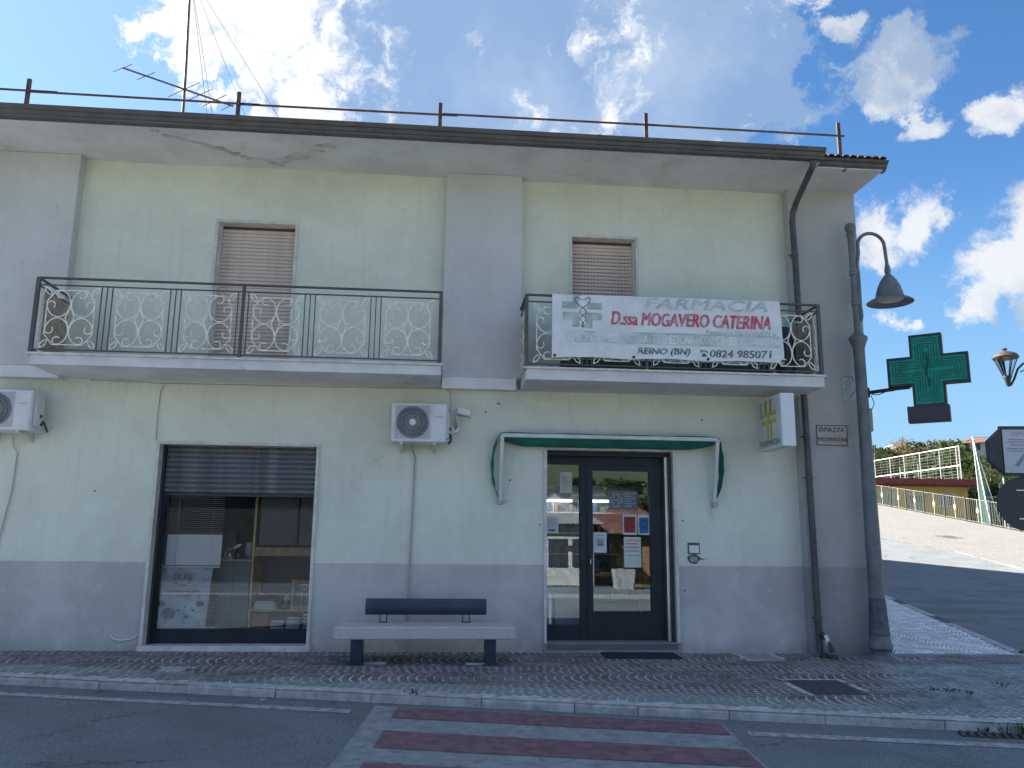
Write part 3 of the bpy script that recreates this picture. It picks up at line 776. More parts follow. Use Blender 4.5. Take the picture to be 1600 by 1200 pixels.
# shop window
tw = trim(SHOP[0], SHOP[1], SHOP[2], SHOP[3], .036, -.03, .22, False, bld, 'shop_window_surround')
MB().cbox(SHOP[0]-.05, SHOP[1]+.05, -.05, .26, -.06, .035, .006).build('window_sill', m_marble, bld)
sh = MB().box(SHOP[0]+.03, SHOP[1]-.03, .215, .23, 1.90, 2.5).build('shop_roller_shutter', m_dshut, bld)
shutter(sh, SHOP[0]+.032, SHOP[1]-.032, 1.905, 2.5, .212, .066, m_dshut, depth=.014)
MB().cbox(SHOP[0]+.025, SHOP[1]-.025, .185, .235, 1.862, 1.903, .004).build('bottom_rail', m_dark, sh)
fr = MB(); fr.box(SHOP[0]+.001, SHOP[0]+.06, .20, .28, .036, 1.9); fr.box(SHOP[1]-.03, SHOP[1]-.001, .20, .28, .036, 1.9); fr.box(SHOP[0]+.06, SHOP[1]-.03, .2, .28, .036, .205)
fo = fr.build('shop_window_frame', m_navy, bld)
MB().box(SHOP[0]+.06, SHOP[1]-.03, .236, .244, .205, 1.9).build('pane', g_win, fo)
MB().box(SHOP[0]+.001, SHOP[0]+.03, .12, .2, .036, 2.5).build('guide_rail', m_dark, fo)

# pharmacy door
td = trim(DOOR[0], DOOR[1], 0, DOOR[3], .036, -.035, .30, False, bld, 'door_surround')
MB().box(DOOR[0]-.03, DOOR[1]+.05, -.05, .36, -.10, .065).build('door_step', mat('step_stone', (.26, .27, .28), .6, var=.1, vs=9), bld)
thr = MB().box(DOOR[0], DOOR[1], -.051, -.045, -.02, .055)
thr.build('step_riser', mat('ribbed_step', (.12, .12, .125), .6), bld)
df = MB(); Y0, Y1 = .24, .31
df.box(DOOR[0]+.001, DOOR[1]-.03, Y0, Y1, 2.36, 2.534); df.box(DOOR[0]+.001, 1.90, Y0, Y1, .066, .26); df.box(1.90, 1.985, Y0-.01, Y1, .066, 2.359)
df.box(3.03, DOOR[1]-.001, Y0-.005, Y1, .066, 2.359); df.box(DOOR[0]+.001, 1.442, Y0, Y1, .261, 2.359); df.box(DOOR[0]+.001, DOOR[1]-.001, .10, .2, 2.47, 2.534)
do = df.build('door_frame', m_navy, bld)
MB().box(1.442, 1.90, .272, .28, .26, 2.36).build('side_pane', g_door, do)
leaf = MB(); leaf.box(1.99, 2.075, Y0-.012, Y1-.01, .075, 2.355); leaf.box(2.86, 3.025, Y0-.012, Y1-.01, .075, 2.355); leaf.box(2.075, 2.86, Y0-.012, Y1-.01, 2.285, 2.355); leaf.box(2.075, 2.86, Y0-.012, Y1-.01, .075, .43)
lf = leaf.build('door_leaf', m_navy, bld)
MB().box(2.075, 2.86, .262, .27, .43, 2.285).build('door_pane', g_door, lf)
b = MB().cbox(2.015, 2.055, Y0-.045, Y0-.012, 1.03, 1.17, .006); b.tube([(2.035, Y0-.04, 1.13), (2.035, Y0-.075, 1.13), (2.10, Y0-.075, 1.13)], .009, 8); b.build('handle', m_dark, lf)
MB().box(2.03, 2.04, Y0-.048, Y0-.045, 1.05, 1.10).build('lock', m_alu, lf)
b = MB().tube([(1.76+.09*cos(a), Y0-.0+.02, 1.24+.035*sin(a)) for a in rng(0, 2*pi*.95, 12)], .006, 6, closed=False); b.add([(1.76+.09*cos(a), .262, 1.24+.035*sin(a)) for a in rng(0, 2*pi, 14)[:-1]], [tuple(range(14))])
b.build('letter_flap', mat('bronze_flap', (.10, .08, .06), .4, metal=.5), do)
MB().box(3.045, 3.085, .12, .235, .066, 2.47).build('shutter_guide', m_alu, do); MB().box(3.09, 3.12, .05, .11, .066, 2.47).build('shutter_guide', m_dark, do)

# rooms behind the glass
MB().box(-4.6, -.6, .33, 3.4, -.1, .02).box(-4.6, -.6, 3.4, 3.5, .02, 2.8).box(-4.7, -4.6, .33, 3.4, .02, 2.8).box(-.6, -.5, .33, 3.4, .02, 2.8).box(-4.6, -.6, .33, 3.4, 2.8, 2.9).build('office_room', m_room, bld)
MB().box(.2, 4.6, .33, 5, -.1, .03).box(.2, 4.6, 5, 5.1, .03, 2.9).box(.1, .2, .33, 5, .03, 2.9).box(4.6, 4.7, .33, 5, .03, 2.9).box(.2, 4.6, .33, 5, 2.9, 3.0).build('pharmacy_room', m_room, bld)

# ------------------------------------------------------------------ balconies
def balcony(x0, x1, yf, ztop, zbot, m0):
    s_ = MB().box(x0+.05, x1, yf+.03, -.0, zbot, ztop-.03).build('balcony_slab', m_slab, bld)
    MB().cbox(x0, x1+.025, yf, -.001, ztop-.029, ztop, .006).build('marble_edge', m_marble, s_)
    return s_
balcony(-4.895, -.012, -.9, 3.475, 3.33, 0)
sr = balcony(1.0, 4.90, -.88, 3.475, 3.315, 0)

def arc(cx, cz, r, a0, a1, n, sx_=1, sz_=1): return [(cx+r*cos(a0+(a1-a0)*i/n)*sx_, cz+r*sin(a0+(a1-a0)*i/n)*sz_) for i in range(n+1)]
def scroll_paths(w_, h_):
    """closed/open 2D paths of one wrought scroll panel centred on 0"""
    hw, hh = w_/2, h_/2; P = []
    ix, iz = hw-.055, hh-.055; cx_ = .10
    P.append([(-ix+cx_, iz), (ix-cx_, iz), (ix, iz-cx_*1.3), (ix, -iz+cx_*1.3), (ix-cx_, -iz), (-ix+cx_, -iz), (-ix, -iz+cx_*1.3), (-ix, iz-cx_*1.3), (-ix+cx_, iz)])
    r = min(ix, iz)/2*.98; rz = iz/2*.97
    for sx_ in (-1, 1):
        for sz_ in (-1, 1):
            c = (ix/2+.002, iz/2+.002); q = []
            main = [(c[0]+r*cos(a), c[1]+rz*sin(a)) for a in rng(radians(98), radians(352), 24)]
            s1 = .046
            c1 = (c[0]+(r-s1)*cos(radians(98)), c[1]+(rz-s1)*sin(radians(98)))
            curl1 = [(c1[0]+s1*cos(a), c1[1]+s1*sin(a)) for a in rng(radians(98-235), radians(88), 9)]
            c2 = (c[0]+(r-s1)*cos(radians(352)), c[1]+(rz-s1)*sin(radians(352)))
            curl2 = [(c2[0]+s1*cos(a), c2[1]+s1*sin(a)) for a in rng(radians(362), radians(352+235), 9)]
            q = curl1+main+curl2
            P.append([(x*sx_, z*sz_) for x, z in q])
            # leaf in the corner
            a = Vector((hw-.012, hh-.012)); b_ = Vector((ix-cx_*.45, iz-cx_*.65)); d = b_-a; n_ = Vector((-d.y, d.x)).normalized()*.026
            lf_ = [a, a+d*.35+n_, a+d*.7+n_*.8, b_, a+d*.7-n_*.8, a+d*.35-n_, a]
            P.append([(v.x*sx_, v.y*sz_) for v in lf_])
    P.append([(0, .13), (.022, .07), (.052, 0), (.022, -.07), (0, -.13), (-.022, -.07), (-.052, 0), (-.022, .07), (0, .13)])
    return P
def scroll_mesh(w_, h_):
    b = MB()
    for p in scroll_paths(w_, h_): b.tube([(x, 0, z) for x, z in p], .0076, 4)
    return b.mesh('scroll_panel', m_scroll)
def railing(x0, x1, yf, z0, z1, npan, label, side_l=True, side_r=True, screens=()):
    rl = MB().cbox(x0-.02, x1+.02, yf-.02, yf+.02, z1-.022, z1, .004).build('balcony_railing', m_iron, bld, label=label)
    MB().box(x0, x1, yf-.008, yf+.008, z1-.105, z1-.09).build('rail_bar', m_iron, rl)
    MB().box(x0, x1, yf-.008, yf+.008, z0+.03, z0+.045).build('rail_bar', m_iron, rl)
    for x in (x0, x1): MB().box(x-.022, x+.022, yf-.019, yf+.019, z0-.02, z1-.023).build('corner_post', m_iron, rl)
    pit = (x1-x0)/npan; gap = .125; pw = pit-gap; sm = scroll_mesh(pw-.02, z1-.105-z0-.045)
    zc = (z1-.105+z0+.045)/2
    vb = MB().box(-.006, .006, -.006, .006, z0+.046, z1-.106).mesh('bar', m_iron)
    mp = MB().box(-.017, .017, -.017, .017, z0-.02, z1-.023).mesh('post', m_iron)
    for k in range(npan):
        xc = x0+pit*(k+.5); inst('scroll_panel', sm, rl, (xc, yf, zc), (R.uniform(-.008, .008), R.uniform(-.007, .007), R.uniform(-.01, .01)))
        if k: inst('bar', vb, rl, (xc-pw/2, yf, 0))
        if k < npan-1: inst('bar', vb, rl, (xc+pw/2, yf, 0))
        if k: inst('post' if k == npan//2 and npan > 3 else 'bar', mp if k == npan//2 and npan > 3 else vb, rl, (x0+pit*k, yf, 0))
    L_ = -yf-.03; ps = scroll_mesh(L_-.1, z1-.105-z0-.045)
    for x, on in ((x0, side_l), (x1, side_r)):
        if not on: continue
        MB().cbox(x-.02, x+.02, yf+.02, -.0 if x < -4 else -.01, z1-.022, z1, .004).build('side_rail', m_iron, rl)
        MB().box(x-.008, x+.008, yf+.02, -.02, z1-.105, z1-.09).build('rail_bar', m_iron, rl)
        MB().box(x-.008, x+.008, yf+.02, -.02, z0+.03, z0+.045).build('rail_bar', m_iron, rl)
        inst('scroll_panel', ps, rl, (x, (yf-.02)/2, zc), (0, 0, pi/2))
    for (x, s_) in screens:
        MB().cbox(x-.006, x+.006, yf+.12, -.12, z0+.06, z1-.13, .002).build('reed_screen', m_tan, rl)
    return rl
RL = railing(-4.855, -.035, -.855, 3.475, 4.405, 6, None, True, True, [(-4.82, 1)])
RR = railing(1.045, 4.875, -.85, 3.475, 4.415, 5, None, True, True, [(1.075, 1), (4.845, 1)])
# planter boxes and cloth hidden low behind the banner
ob = MB().cbox(1.5, 4.25, -.80, -.60, 3.476, 3.60, .01).build('planter_trough', m_dkgreen); tag(ob, 'long dark green trough on the balcony floor behind the banner', 'planter')
ob = MB().lathe([(.10, 3.477), (.13, 3.6), (.14, 3.95), (.10, 4.15), (.05, 4.2)], 4.58, -.45, 18).build('gas_bottle', mat('dark_blue_steel', (.012, .02, .035), .5), smooth=True); tag(ob, 'dark upright bottle standing behind the scrolls at the end of the banner balcony', 'gas bottle')

# ------------------------------------------------------------------ banner
BX0, BX1 = 1.365, 4.345
def ban_y(x, z):
    u = (x-BX0)/(BX1-BX0); return -.888-.010*sin(u*19+z*2)-.006*sin(u*41-z*7)-.006*sin(z*15+u*8)-.010*max(0, 3.9-z)
def ban_pt(u, v):
    """u 0..1 from the left, v 0..1 down from the top"""
    zt = 4.418+.004*u; sag = .020*abs(sin(u*pi*3)) if v > 0 else 0
    zb = 3.585+.012*u+sag*1.3
    x = BX0+(BX1-BX0)*u+.02*v*(u-.2); z = zt+(zb-zt)*v; return (x, ban_y(x, z), z)
bn = thing('banner', 'long white vinyl pharmacy banner tied across the balcony railing', 'banner', (2.85, -.89, 3.6))
nu, nv = 120, 34
V = [ban_pt(i/nu, j/nv) for j in range(nv+1) for i in range(nu+1)]
V += [(x, y+.004, z) for x, y, z in V]; n0 = (nu+1)*(nv+1)
F = [(j*(nu+1)+i, (j+1)*(nu+1)+i, (j+1)*(nu+1)+i+1, j*(nu+1)+i+1) for j in range(nv) for i in range(nu)]
F += [tuple(n0+k for k in reversed(f)) for f in F]
MB().add(V, F).build('sheet', m_banner, bn, smooth=True)
def bw(p): return Vector((p[0], ban_y(p[0], p[2])-.0035, p[2]))
def faded(name, col, amt=.5, sc=9):
    return mat(name, col, .6, var=.05, stain=(sc, (.68, .70, .73), .42, .62, amt))
ink_red = faded('faded_red_ink', (.50, .06, .11), .35, 11); ink_grey = faded('faded_sage_ink', (.38, .45, .43), .6, 5); ink_dk = faded('dark_green_ink', (.05, .085, .085), .35, 18)
ink_cross = faded('faded_grey_green_ink', (.33, .40, .37), .55, 7); ink_strip = faded('faded_strip_ink', (.42, .50, .49), .75, 5); ink_wh = mat('banner_white_ink', (.74, .76, .78), .6); ink_bk = mat('banner_black_ink', (.05, .055, .06), .6)
def bt(name, txt, u0, u1, v0, v1, m, shear=0., bold=0., off=.0035):
    a = ban_pt(u0, v1); b_ = ban_pt(u1, v1); c = ban_pt(u0, v0); e = ban_pt(u1, v0)
    O = Vector((a[0], -.9, a[2])); U_ = Vector((b_[0]-a[0], 0, b_[2]-a[2])); V_ = Vector((c[0]-a[0], 0, c[2]-a[2]))
    wp = lambda p: Vector((p[0], ban_y(p[0], p[2])-off, p[2]))
    # split long glyph triangles would cut the folds, so keep a small stand-off
    return text_on(name, txt, O, U_, V_, m, bn, shear, bold, off=0, warp=wp)
def brect(u0, u1, v0, v1, off, b):
    n = max(1, int((u1-u0)*60)); k = max(1, int((v1-v0)*14))
    for i in range(n):
        for j in range(k):
            q = [ban_pt(u0+(u1-u0)*a/n, v0+(v1-v0)*c/k) for a, c in ((i, j+1), (i+1, j+1), (i+1, j), (i, j))]
            b.quad(*[(x, ban_y(x, z)-off, z) for x, _, z in q])
U_ = lambda px: (px-200)/1140.
bt('lettering', 'FARMACIA', U_(655), U_(1270), .012, .185, ink_grey, .25, .07)
bt('lettering', 'D.ssa MOGAVERO CATERINA', U_(487), U_(1282), .255, .468, ink_red, .22, .05)
bt('lettering', 'Farmacia DI SERVIZI e', U_(955), U_(1308), .495, .59, ink_grey, .12, .02, .006)
b = MB(); brect(U_(270), U_(1328), .575, .765, .0028, b); b.build('printed_strip', ink_strip, bn)
bt('lettering', 'OMEOPATIA - ERBORISTERIA - TELEMEDICINA - COSMESI - SERVIZI SANITARI', U_(278), U_(1302), .605, .74, ink_wh, 0, .02, .0048)
bt('lettering', 'REINO (BN)', U_(613), U_(874), .815, .945, ink_dk, .25, .045)
bt('lettering', '0824 985071', U_(970), U_(1278), .815, .93, ink_dk, .12, .045)
# telephone pictogram
def bp(px, v): return ban_pt(U_(px), v)
b = MB()
def bpoly(pts, off=.004): b.add([(p[0], ban_y(p[0], p[2])-off, p[2]) for p in [bp(*q) for q in pts]], [tuple(range(len(pts)))])
bpoly([(922, .865), (922, .84), (930, .825), (952, .825), (960, .84), (960, .865), (952, .865), (950, .845), (932, .845), (930, .865)])
bpoly([(928, .93), (930, .90), (936, .87), (946, .87), (952, .90), (954, .93)])
b.build('telephone_symbol', ink_dk, bn)
# pharmacy cross with twined serpents
b = MB()
for (a, c, d, e) in [(248, 328, .115, .225), (372, 445, .125, .235), (252, 445, .285, .40), (300, 342, .0, .115), (300, 335, .40, .52), (358, 397, .40, .53)]: brect(U_(a), U_(c), d, e, .003, b)
b.build('printed_cross', ink_cross, bn)
b = MB(); brect(U_(334), U_(362), .02, .50, .0042, b); b.build('printed_cross', ink_wh, bn, label='white centre bar of the printed cross')
def bline(pts, r, b):
    P = [bp(*q) for q in pts]; b.tube([(x, ban_y(x, z)-.005, z) for x, _, z in P], r, 4)
b = MB()
for s_ in (-1, 1):
    c = 350
    pts = [(c+s_*6, .08), (c+s_*16, .055), (c+s_*30, .03), (c+s_*37, .07), (c+s_*34, .12), (c+s_*18, .17), (c-s_*2, .215), (c-s_*14, .26), (c-s_*14, .30), (c, .335), (c+s_*12, .37), (c+s_*12, .41), (c, .45), (c-s_*7, .48), (c, .52)]
    bline(pts, .005, b)
bline([(350, .06), (350, .53)], .004, b)
b.build('printed_serpents', ink_bk, bn)
for gx in (213, 593, 958, 1343):
    u = min(.992, max(.008, U_(gx))); p = ban_pt(u, .965)
    b = MB(); b.add([(p[0]+.014*cos(a), ban_y(p[0], p[2])-.006, p[2]+.014*sin(a)) for a in rng(0, 2*pi, 12)[:-1]], [tuple(range(12))]); b.tube([(p[0]+.016*cos(a), ban_y(p[0], p[2])-.005, p[2]+.016*sin(a)) for a in rng(0, 2*pi, 12)[:-1]], .004, 5, closed=True)
    b.build('grommet', m_dark, bn)

# ------------------------------------------------------------------ street furniture on the facade
def ac_unit(label):
    t = thing('air_conditioner', label, 'air conditioner', (-.27, -.06, 2.5), 'air conditioner units on the ground floor wall')
    x0, x1, z0, z1, yf, yb = -.62, .08, 2.553, 3.05, -.42, -.10
    MB().cbox(x0, x1, yf, yb, z0, z1, .012).build('casing', m_acw, t)
    MB().cbox(x0+.045, x0+.49, yf-.006, yf+.002, z0+.035, z1-.03, .003).build('fan_guard_panel', mat('ac_panel_grey', (.50, .51, .53), .5), t)
    MB().cbox(x0+.51, x1-.02, yf-.006, yf+.002, z0+.035, z1-.03, .003).build('service_panel', m_acw, t)
    cx, cz, rr = x0+.267, z0+.25, .205
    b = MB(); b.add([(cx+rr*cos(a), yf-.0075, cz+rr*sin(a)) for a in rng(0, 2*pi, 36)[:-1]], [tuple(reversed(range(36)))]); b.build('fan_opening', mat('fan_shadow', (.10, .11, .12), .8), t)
    b = MB()
    for k in range(30):
        a = 2*pi*k/30; pts = []
        for i in range(6):
            f = i/5; rad = .04+(rr-.045)*f; aa = a+.75*f; pts.append((cx+rad*cos(aa), yf-.014-.006*sin(pi*f), cz+rad*sin(aa)))
        b.tube(pts, .0030, 4)
    for q in (.09, .14, .185, .203): b.tube([(cx+q*cos(a), yf-.016, cz+q*sin(a)) for a in rng(0, 2*pi, 28)[:-1]], .0022, 4, closed=True)
    b.build('fan_grille', m_grille, t)
    b = MB(); b.add([(cx+.038*cos(a), yf-.024, cz+.038*sin(a)) for a in rng(0, 2*pi, 20)[:-1]]+[(cx+.04*cos(a), yf-.01, cz+.04*sin(a)) for a in rng(0, 2*pi, 20)[:-1]], [tuple(reversed(range(20)))]+[(i, (i+1) % 20, (i+1) % 20+20, i+20) for i in range(20)]); b.build('hub_cap', m_white, t)
    b = MB()
    for k in range(5): b.box(x0+.545+k*.022, x0+.558+k*.022, yf-.0075, yf-.006, z0+.315, z0+.336)
    b.build('maker_mark', m_grille, t)
    MB().cbox(x1-.0, x1+.03, -.36, -.16, z0+.06, z0+.40, .006).build('valve_cover', m_acw, t)
    b = MB().tube([(x1+.02, -.2, z0+.14), (x1+.06, -.19, z0+.12), (x1+.06, -.12, z0+.05), (x1+.03, -.03, z0+.03)], .014, 8); b.tube([(x1+.02, -.25, z0+.2), (x1+.05, -.24, z0+.19)], .02, 8); b.tube([(x1+.02, -.22, z0+.1), (x1+.055, -.22, z0+.09)], .02, 8)
    b.build('valve', m_castiron, t)
    for bx in (x0+.13, x0+.55):
        b = MB().box(bx-.018, bx+.018, -.40, -.005, z0-.028, z0-.001); b.add([(bx-.016, -.02, z0-.028), (bx+.016, -.02, z0-.028), (bx+.016, -.34, z0-.028), (bx-.016, -.34, z0-.028), (bx-.016, -.004, z0-.10), (bx+.016, -.004, z0-.10)], [(3, 4, 5, 2), (0, 4, 3), (1, 2, 5)]); b.box(bx-.02, bx+.02, -.012, -.003, z0-.11, z0-.02)
        b.build('bracket', m_frame, t)
    return t
ac = ac_unit('white air conditioner with dark round fan on the wall above the bench')
copy_tree(ac, (-5.05, 0, .045), label='white air conditioner cut by the frame edge below the end of the long balcony')

def wire(name, pts, r, m, label, cat='cable'):
    o_ = MB().tube(pts, r, 6).build(name, m, smooth=True); tag(o_, label, cat); return o_
wire('drain_hose', [(-.36, -.18, 2.56), (-.355, -.07, 2.49), (-.32, -.03, 2.40), (-.325, -.022, 2.0), (-.345, -.022, .9), (-.352, -.022, .25), (-.33, -.03, -.02)], .012, m_cable, 'thin grey drain hose running down the wall from the air conditioner to the bench', 'hose')
wire('drain_hose', [(-5.33, -.05, 2.56), (-5.32, -.04, 2.44), (-5.27, -.02, 2.36), (-5.28, -.02, 1.9), (-5.36, -.02, 1.3), (-5.4, -.02, 0)], .008, m_cable, 'thin dark drain hose below the air conditioner at the frame edge', 'hose')
wire('wall_cable', [(-4.5, -.012, 3.31), (-3.9, -.012, 3.305), (-3.56, -.012, 3.29), (-3.61, -.012, 3.2), (-3.62, -.012, 2.9), (-3.612, -.012, 2.55)], .006, m_cable, 'thin pale cable running down to the corner of the shop window surround')
wire('wall_cable', [(-3.56, -.012, 3.295), (-2, -.012, 3.30), (-.1, -.012, 3.315), (.08, -.012, 3.305), (.12, -.012, 3.26), (.13, -.05, 3.1), (.12, -.1, 3.0)], .006, m_cable, 'thin pale cable under the long balcony slab leading to the fan unit')
wire('wall_cable', [(-3.93, -.02, .16), (-3.9, -.02, .12), (-3.82, -.02, .10), (-3.68, -.02, .115), (-3.62, -.02, .16)], .009, m_white, 'short white looped cable at the foot of the wall beside the shop window')
# small camera on a chrome bracket
sc_ = thing('security_camera', 'small white camera on a chrome bracket beside the air conditioner', 'security camera', (.22, 0, 2.75))
b = MB().tube([(.20, -.002, 2.78), (.20, -.02, 2.78)], [.055, .05], 16); b.build('mounting_plate', m_alu, sc_, smooth=True)
MB().box(.17, .265, -.012, -.002, 2.735, 2.80).build('junction_box', m_white, sc_)
MB().tube([(.20, -.02, 2.78), (.20, -.09, 2.79), (.205, -.13, 2.84), (.21, -.15, 2.93), (.21, -.15, 3.03)], .016, 10).build('bracket_arm', m_alu, sc_, smooth=True)
b = MB().prism([(.215, -.20, 2.955), (.375, -.24, 2.925), (.38, -.24, 3.0), (.22, -.20, 3.045)], (0, .09, 0)); b.build('housing', m_white, sc_)
MB().prism([(.213, -.215, 2.95), (.385, -.255, 2.915), (.385, -.255, 2.928), (.213, -.215, 2.965)], (0, .12, 0)).build('lower_rim', m_grille, sc_)

# awning folded against the wall above the door
aw = thing('awning', 'folded green cloth awning on a white frame above the pharmacy door', 'awning', (2.23, 0, 2.6))
AX0, AX1, AY = .80, 3.665, -.27
MB().cbox(AX0, AX1, AY-.022, AY+.022, 2.655, 2.705, .006).build('front_bar', m_frame, aw)
for x in (AX0, AX1):
    s_ = -1 if x < 2 else 1
    MB().prism([(x-.024, AY-.018, 2.68), (x+.024, AY-.018, 2.68), (x+.020, -.075, 1.86), (x-.020, -.075, 1.86)], (0, .035, 0)).build('arm', m_frame, aw)
    b = MB().cbox(x-.03, x+.03, -.085, -.002, 1.80, 1.87, .008); b.tube([(x-.05, -.05, 1.835), (x+.055, -.05, 1.835)], .012, 8); b.build('hinge', m_grille, aw)
    # draped side wing
    V = []; n = 14
    for i in range(n+1):
        f = i/n; z = 2.70-f*.82; ya = AY+(AY*-.72)*f; bulge = .115*sin(pi*min(1, f*1.02))**.7 if 0 < f < 1 else 0
        for j in range(7):
            g = j/6; y = ya+(-.012-ya)*g; xx_ = x+s_*(.018+bulge*sin(pi*(.25+g*.55))+.006*sin(i*1.7+j)); V.append((xx_, y, z+.02*sin(g*pi)*(1-f)))
    F = [(i*7+j, i*7+j+1, (i+1)*7+j+1, (i+1)*7+j) for i in range(n) for j in range(6)]
    MB().add(V, F).build('side_wing', m_awn, aw, smooth=True)
V = []; n = 60; k = 8
for i in range(n+1):
    u = i/n; x = AX0+.005+(AX1-AX0-.01)*u
    for j in range(k+1):
        g = j/k; y = AY+.02+(-.006-AY-.02)*g
        e = min(1, min(u, 1-u)*9)
        z = 2.665-(.125*sin(pi*min(1, g*.75+.0))**1.0)*(.45+.55*e)+.012*sin(u*37+g*2)*g*(1.2-e)+.02*g
        V.append((x, y, z))
F = [(i*(k+1)+j, (i+1)*(k+1)+j, (i+1)*(k+1)+j+1, i*(k+1)+j+1) for i in range(n) for j in range(k)]
MB().add(V, F).build('sagging_cloth', m_awn, aw, smooth=True)
V = []; 
for i in range(n+1):
    u = i/n; x = AX0+(AX1-AX0)*u
    for (y, z) in ((AY-.01, 2.706), (AY+.03, 2.722), (-.12, 2.738), (-.004, 2.748)): V.append((x, y, z+.004*sin(u*23)))
F = [(i*4+j, (i+1)*4+j, (i+1)*4+j+1, i*4+j+1) for i in range(n) for j in range(3)]
MB().add(V, F).build('top_cloth', m_awn, aw, smooth=True)
wire('pull_chain', [(3.64, -.05, 1.82), (3.655, -.04, 1.72), (3.64, -.03, 1.62), (3.625, -.04, 1.72), (3.635, -.05, 1.80)], .004, m_alu, 'small metal chain loop hanging under the awning hinge', 'chain')

# lit-box sign under the balcony
lb = thing('lightbox_sign', 'white projecting lightbox with a yellow pharmacy cross below the balcony end', 'sign', (4.38, -.5, 2.55))
MB().cbox(4.295, 4.475, -.87, -.12, 2.545, 3.225, .008).build('housing', m_lgt, lb)
MB().box(4.288, 4.2945, -.84, -.15, 2.575, 3.195).build('face_panel', mat('lightbox_face', (.52, .58, .56), .5, var=.06, vs=3), lb)
def lbq(y0, y1, z0, z1, b, o=.003): b.box(4.288-o, 4.2878, min(y0, y1), max(y0, y1), z0, z1)
b = MB(); lbq(-.245, -.72, 2.975, 3.035, b); lbq(-.245, -.72, 2.87, 2.925, b); b.build('yellow_cross', m_yel, lb)
b = MB(); lbq(-.40, -.455, 3.036, 3.19, b); lbq(-.52, -.575, 3.036, 3.19, b); lbq(-.43, -.48, 2.68, 2.869, b); lbq(-.53, -.58, 2.68, 2.869, b); lbq(-.47, -.50, 2.926, 2.974, b); b.build('yellow_cross_bars', m_yel, lb)
b = MB(); lbq(-.245, -.255, 2.95, 3.19, b, .004); lbq(-.39, -.396, 3.036, 3.19, b, .004); lbq(-.58, -.586, 3.036, 3.19, b, .004); b.build('dark_outline', m_dark, lb)
text_on('lettering', 'FARMACIA', (4.2865, -.185, 2.59), (0, -.62, 0), (0, 0, .075), mat('sign_grey_ink', (.14, .17, .17), .6), lb, bold=.02, nrm=(-1, 0, 0))
MB().tube([(4.36, 0, 3.16), (4.36, -.13, 3.16)], .015, 8).tube([(4.36, 0, 2.58), (4.36, -.13, 2.58)], .015, 8).build('wall_bracket', m_grille, lb)

# plaques
pq = thing('street_name_plaque', 'pale stone plaque lettered with the square name on the corner pilaster', 'street sign', (5.3, -.17, 2.64))
MB().cbox(5.08, 5.52, -.178, -.161, 2.645, 2.925, .004).build('slab', mat('plaque_stone', (.43, .38, .36), .6, var=.08, vs=9), pq)
b = MB(); b.box(5.082, 5.518, -.181, -.1782, 2.916, 2.924); b.box(5.082, 5.518, -.181, -.1782, 2.647, 2.655); b.box(5.082, 5.090, -.181, -.1782, 2.6555, 2.9155); b.box(5.510, 5.518, -.181, -.1782, 2.6555, 2.9155); b.build('border_line', m_dark, pq)
mi = mat('engraved_letters', (.07, .06, .06), .7)
text_on('lettering', 'PIAZZA', (5.185, -.1785, 2.83), (.295, 0, 0), (0, 0, .058), mi, pq, bold=.015)
text_on('lettering', 'MEOMARTINI', (5.10, -.1785, 2.70), (.40, 0, 0), (0, 0, .056), mi, pq, bold=.015)
b = MB(); b.tube([(5.145+.028*cos(a), -.180, 2.858+.022*sin(a)) for a in rng(0, 2*pi, 12)[:-1]], .004, 4, closed=True); b.tube([(5.12, -.18, 2.83), (5.145, -.18, 2.836), (5.172, -.18, 2.83)], .004, 4); b.tube([(5.13, -.18, 2.885), (5.145, -.18, 2.893), (5.16, -.18, 2.885)], .005, 4); b.tube([(5.137, -.18, 2.85), (5.153, -.18, 2.866)], .004, 4)
b.build('town_emblem', mi, pq)
MB().cbox(5.02, 5.58, -.163, -.1605, 2.635, 2.935, .001).build('filler_patch', mat('filler_grey', (.44, .43, .43), .9), pq)
tl = thing('decorated_tile', 'pale tile with dark sketched strokes on the corner pilaster behind the lamp post', 'wall tile', (5.67, -.17, 3.26))
MB().cbox(5.49, 5.855, -.172, -.161, 3.265, 3.64, .003).build('slab', mat('glazed_tile', (.42, .48, .46), .4, var=.05), tl)
b = MB()
for (p, q) in [((5.51, 3.60), (5.60, 3.62)), ((5.60, 3.62), (5.58, 3.55)), ((5.58, 3.55), (5.51, 3.50)), ((5.54, 3.47), (5.66, 3.56)), ((5.66, 3.56), (5.63, 3.62)), ((5.60, 3.32), (5.68, 3.44)), ((5.68, 3.31), (5.76, 3.43)), ((5.52, 3.42), (5.60, 3.46)), ((5.75, 3.48), (5.83, 3.58)), ((5.70, 3.50), (5.78, 3.61))]: b.tube([(p[0], -.174, p[1]), ((p[0]+q[0])/2+.008, -.174, (p[1]+q[1])/2), (q[0], -.174, q[1])], .0045, 4)
b.build('painted_strokes', mat('tile_ink', (.10, .13, .14), .6), tl)
ob = MB().cbox(5.865, 5.925, -.13, -.03, 2.86, 3.18, .006).build('meter_box', mat('beige_box', (.36, .33, .26), .7, var=.1)); tag(ob, 'small beige electric box fixed round the building corner below the green cross', 'junction box')
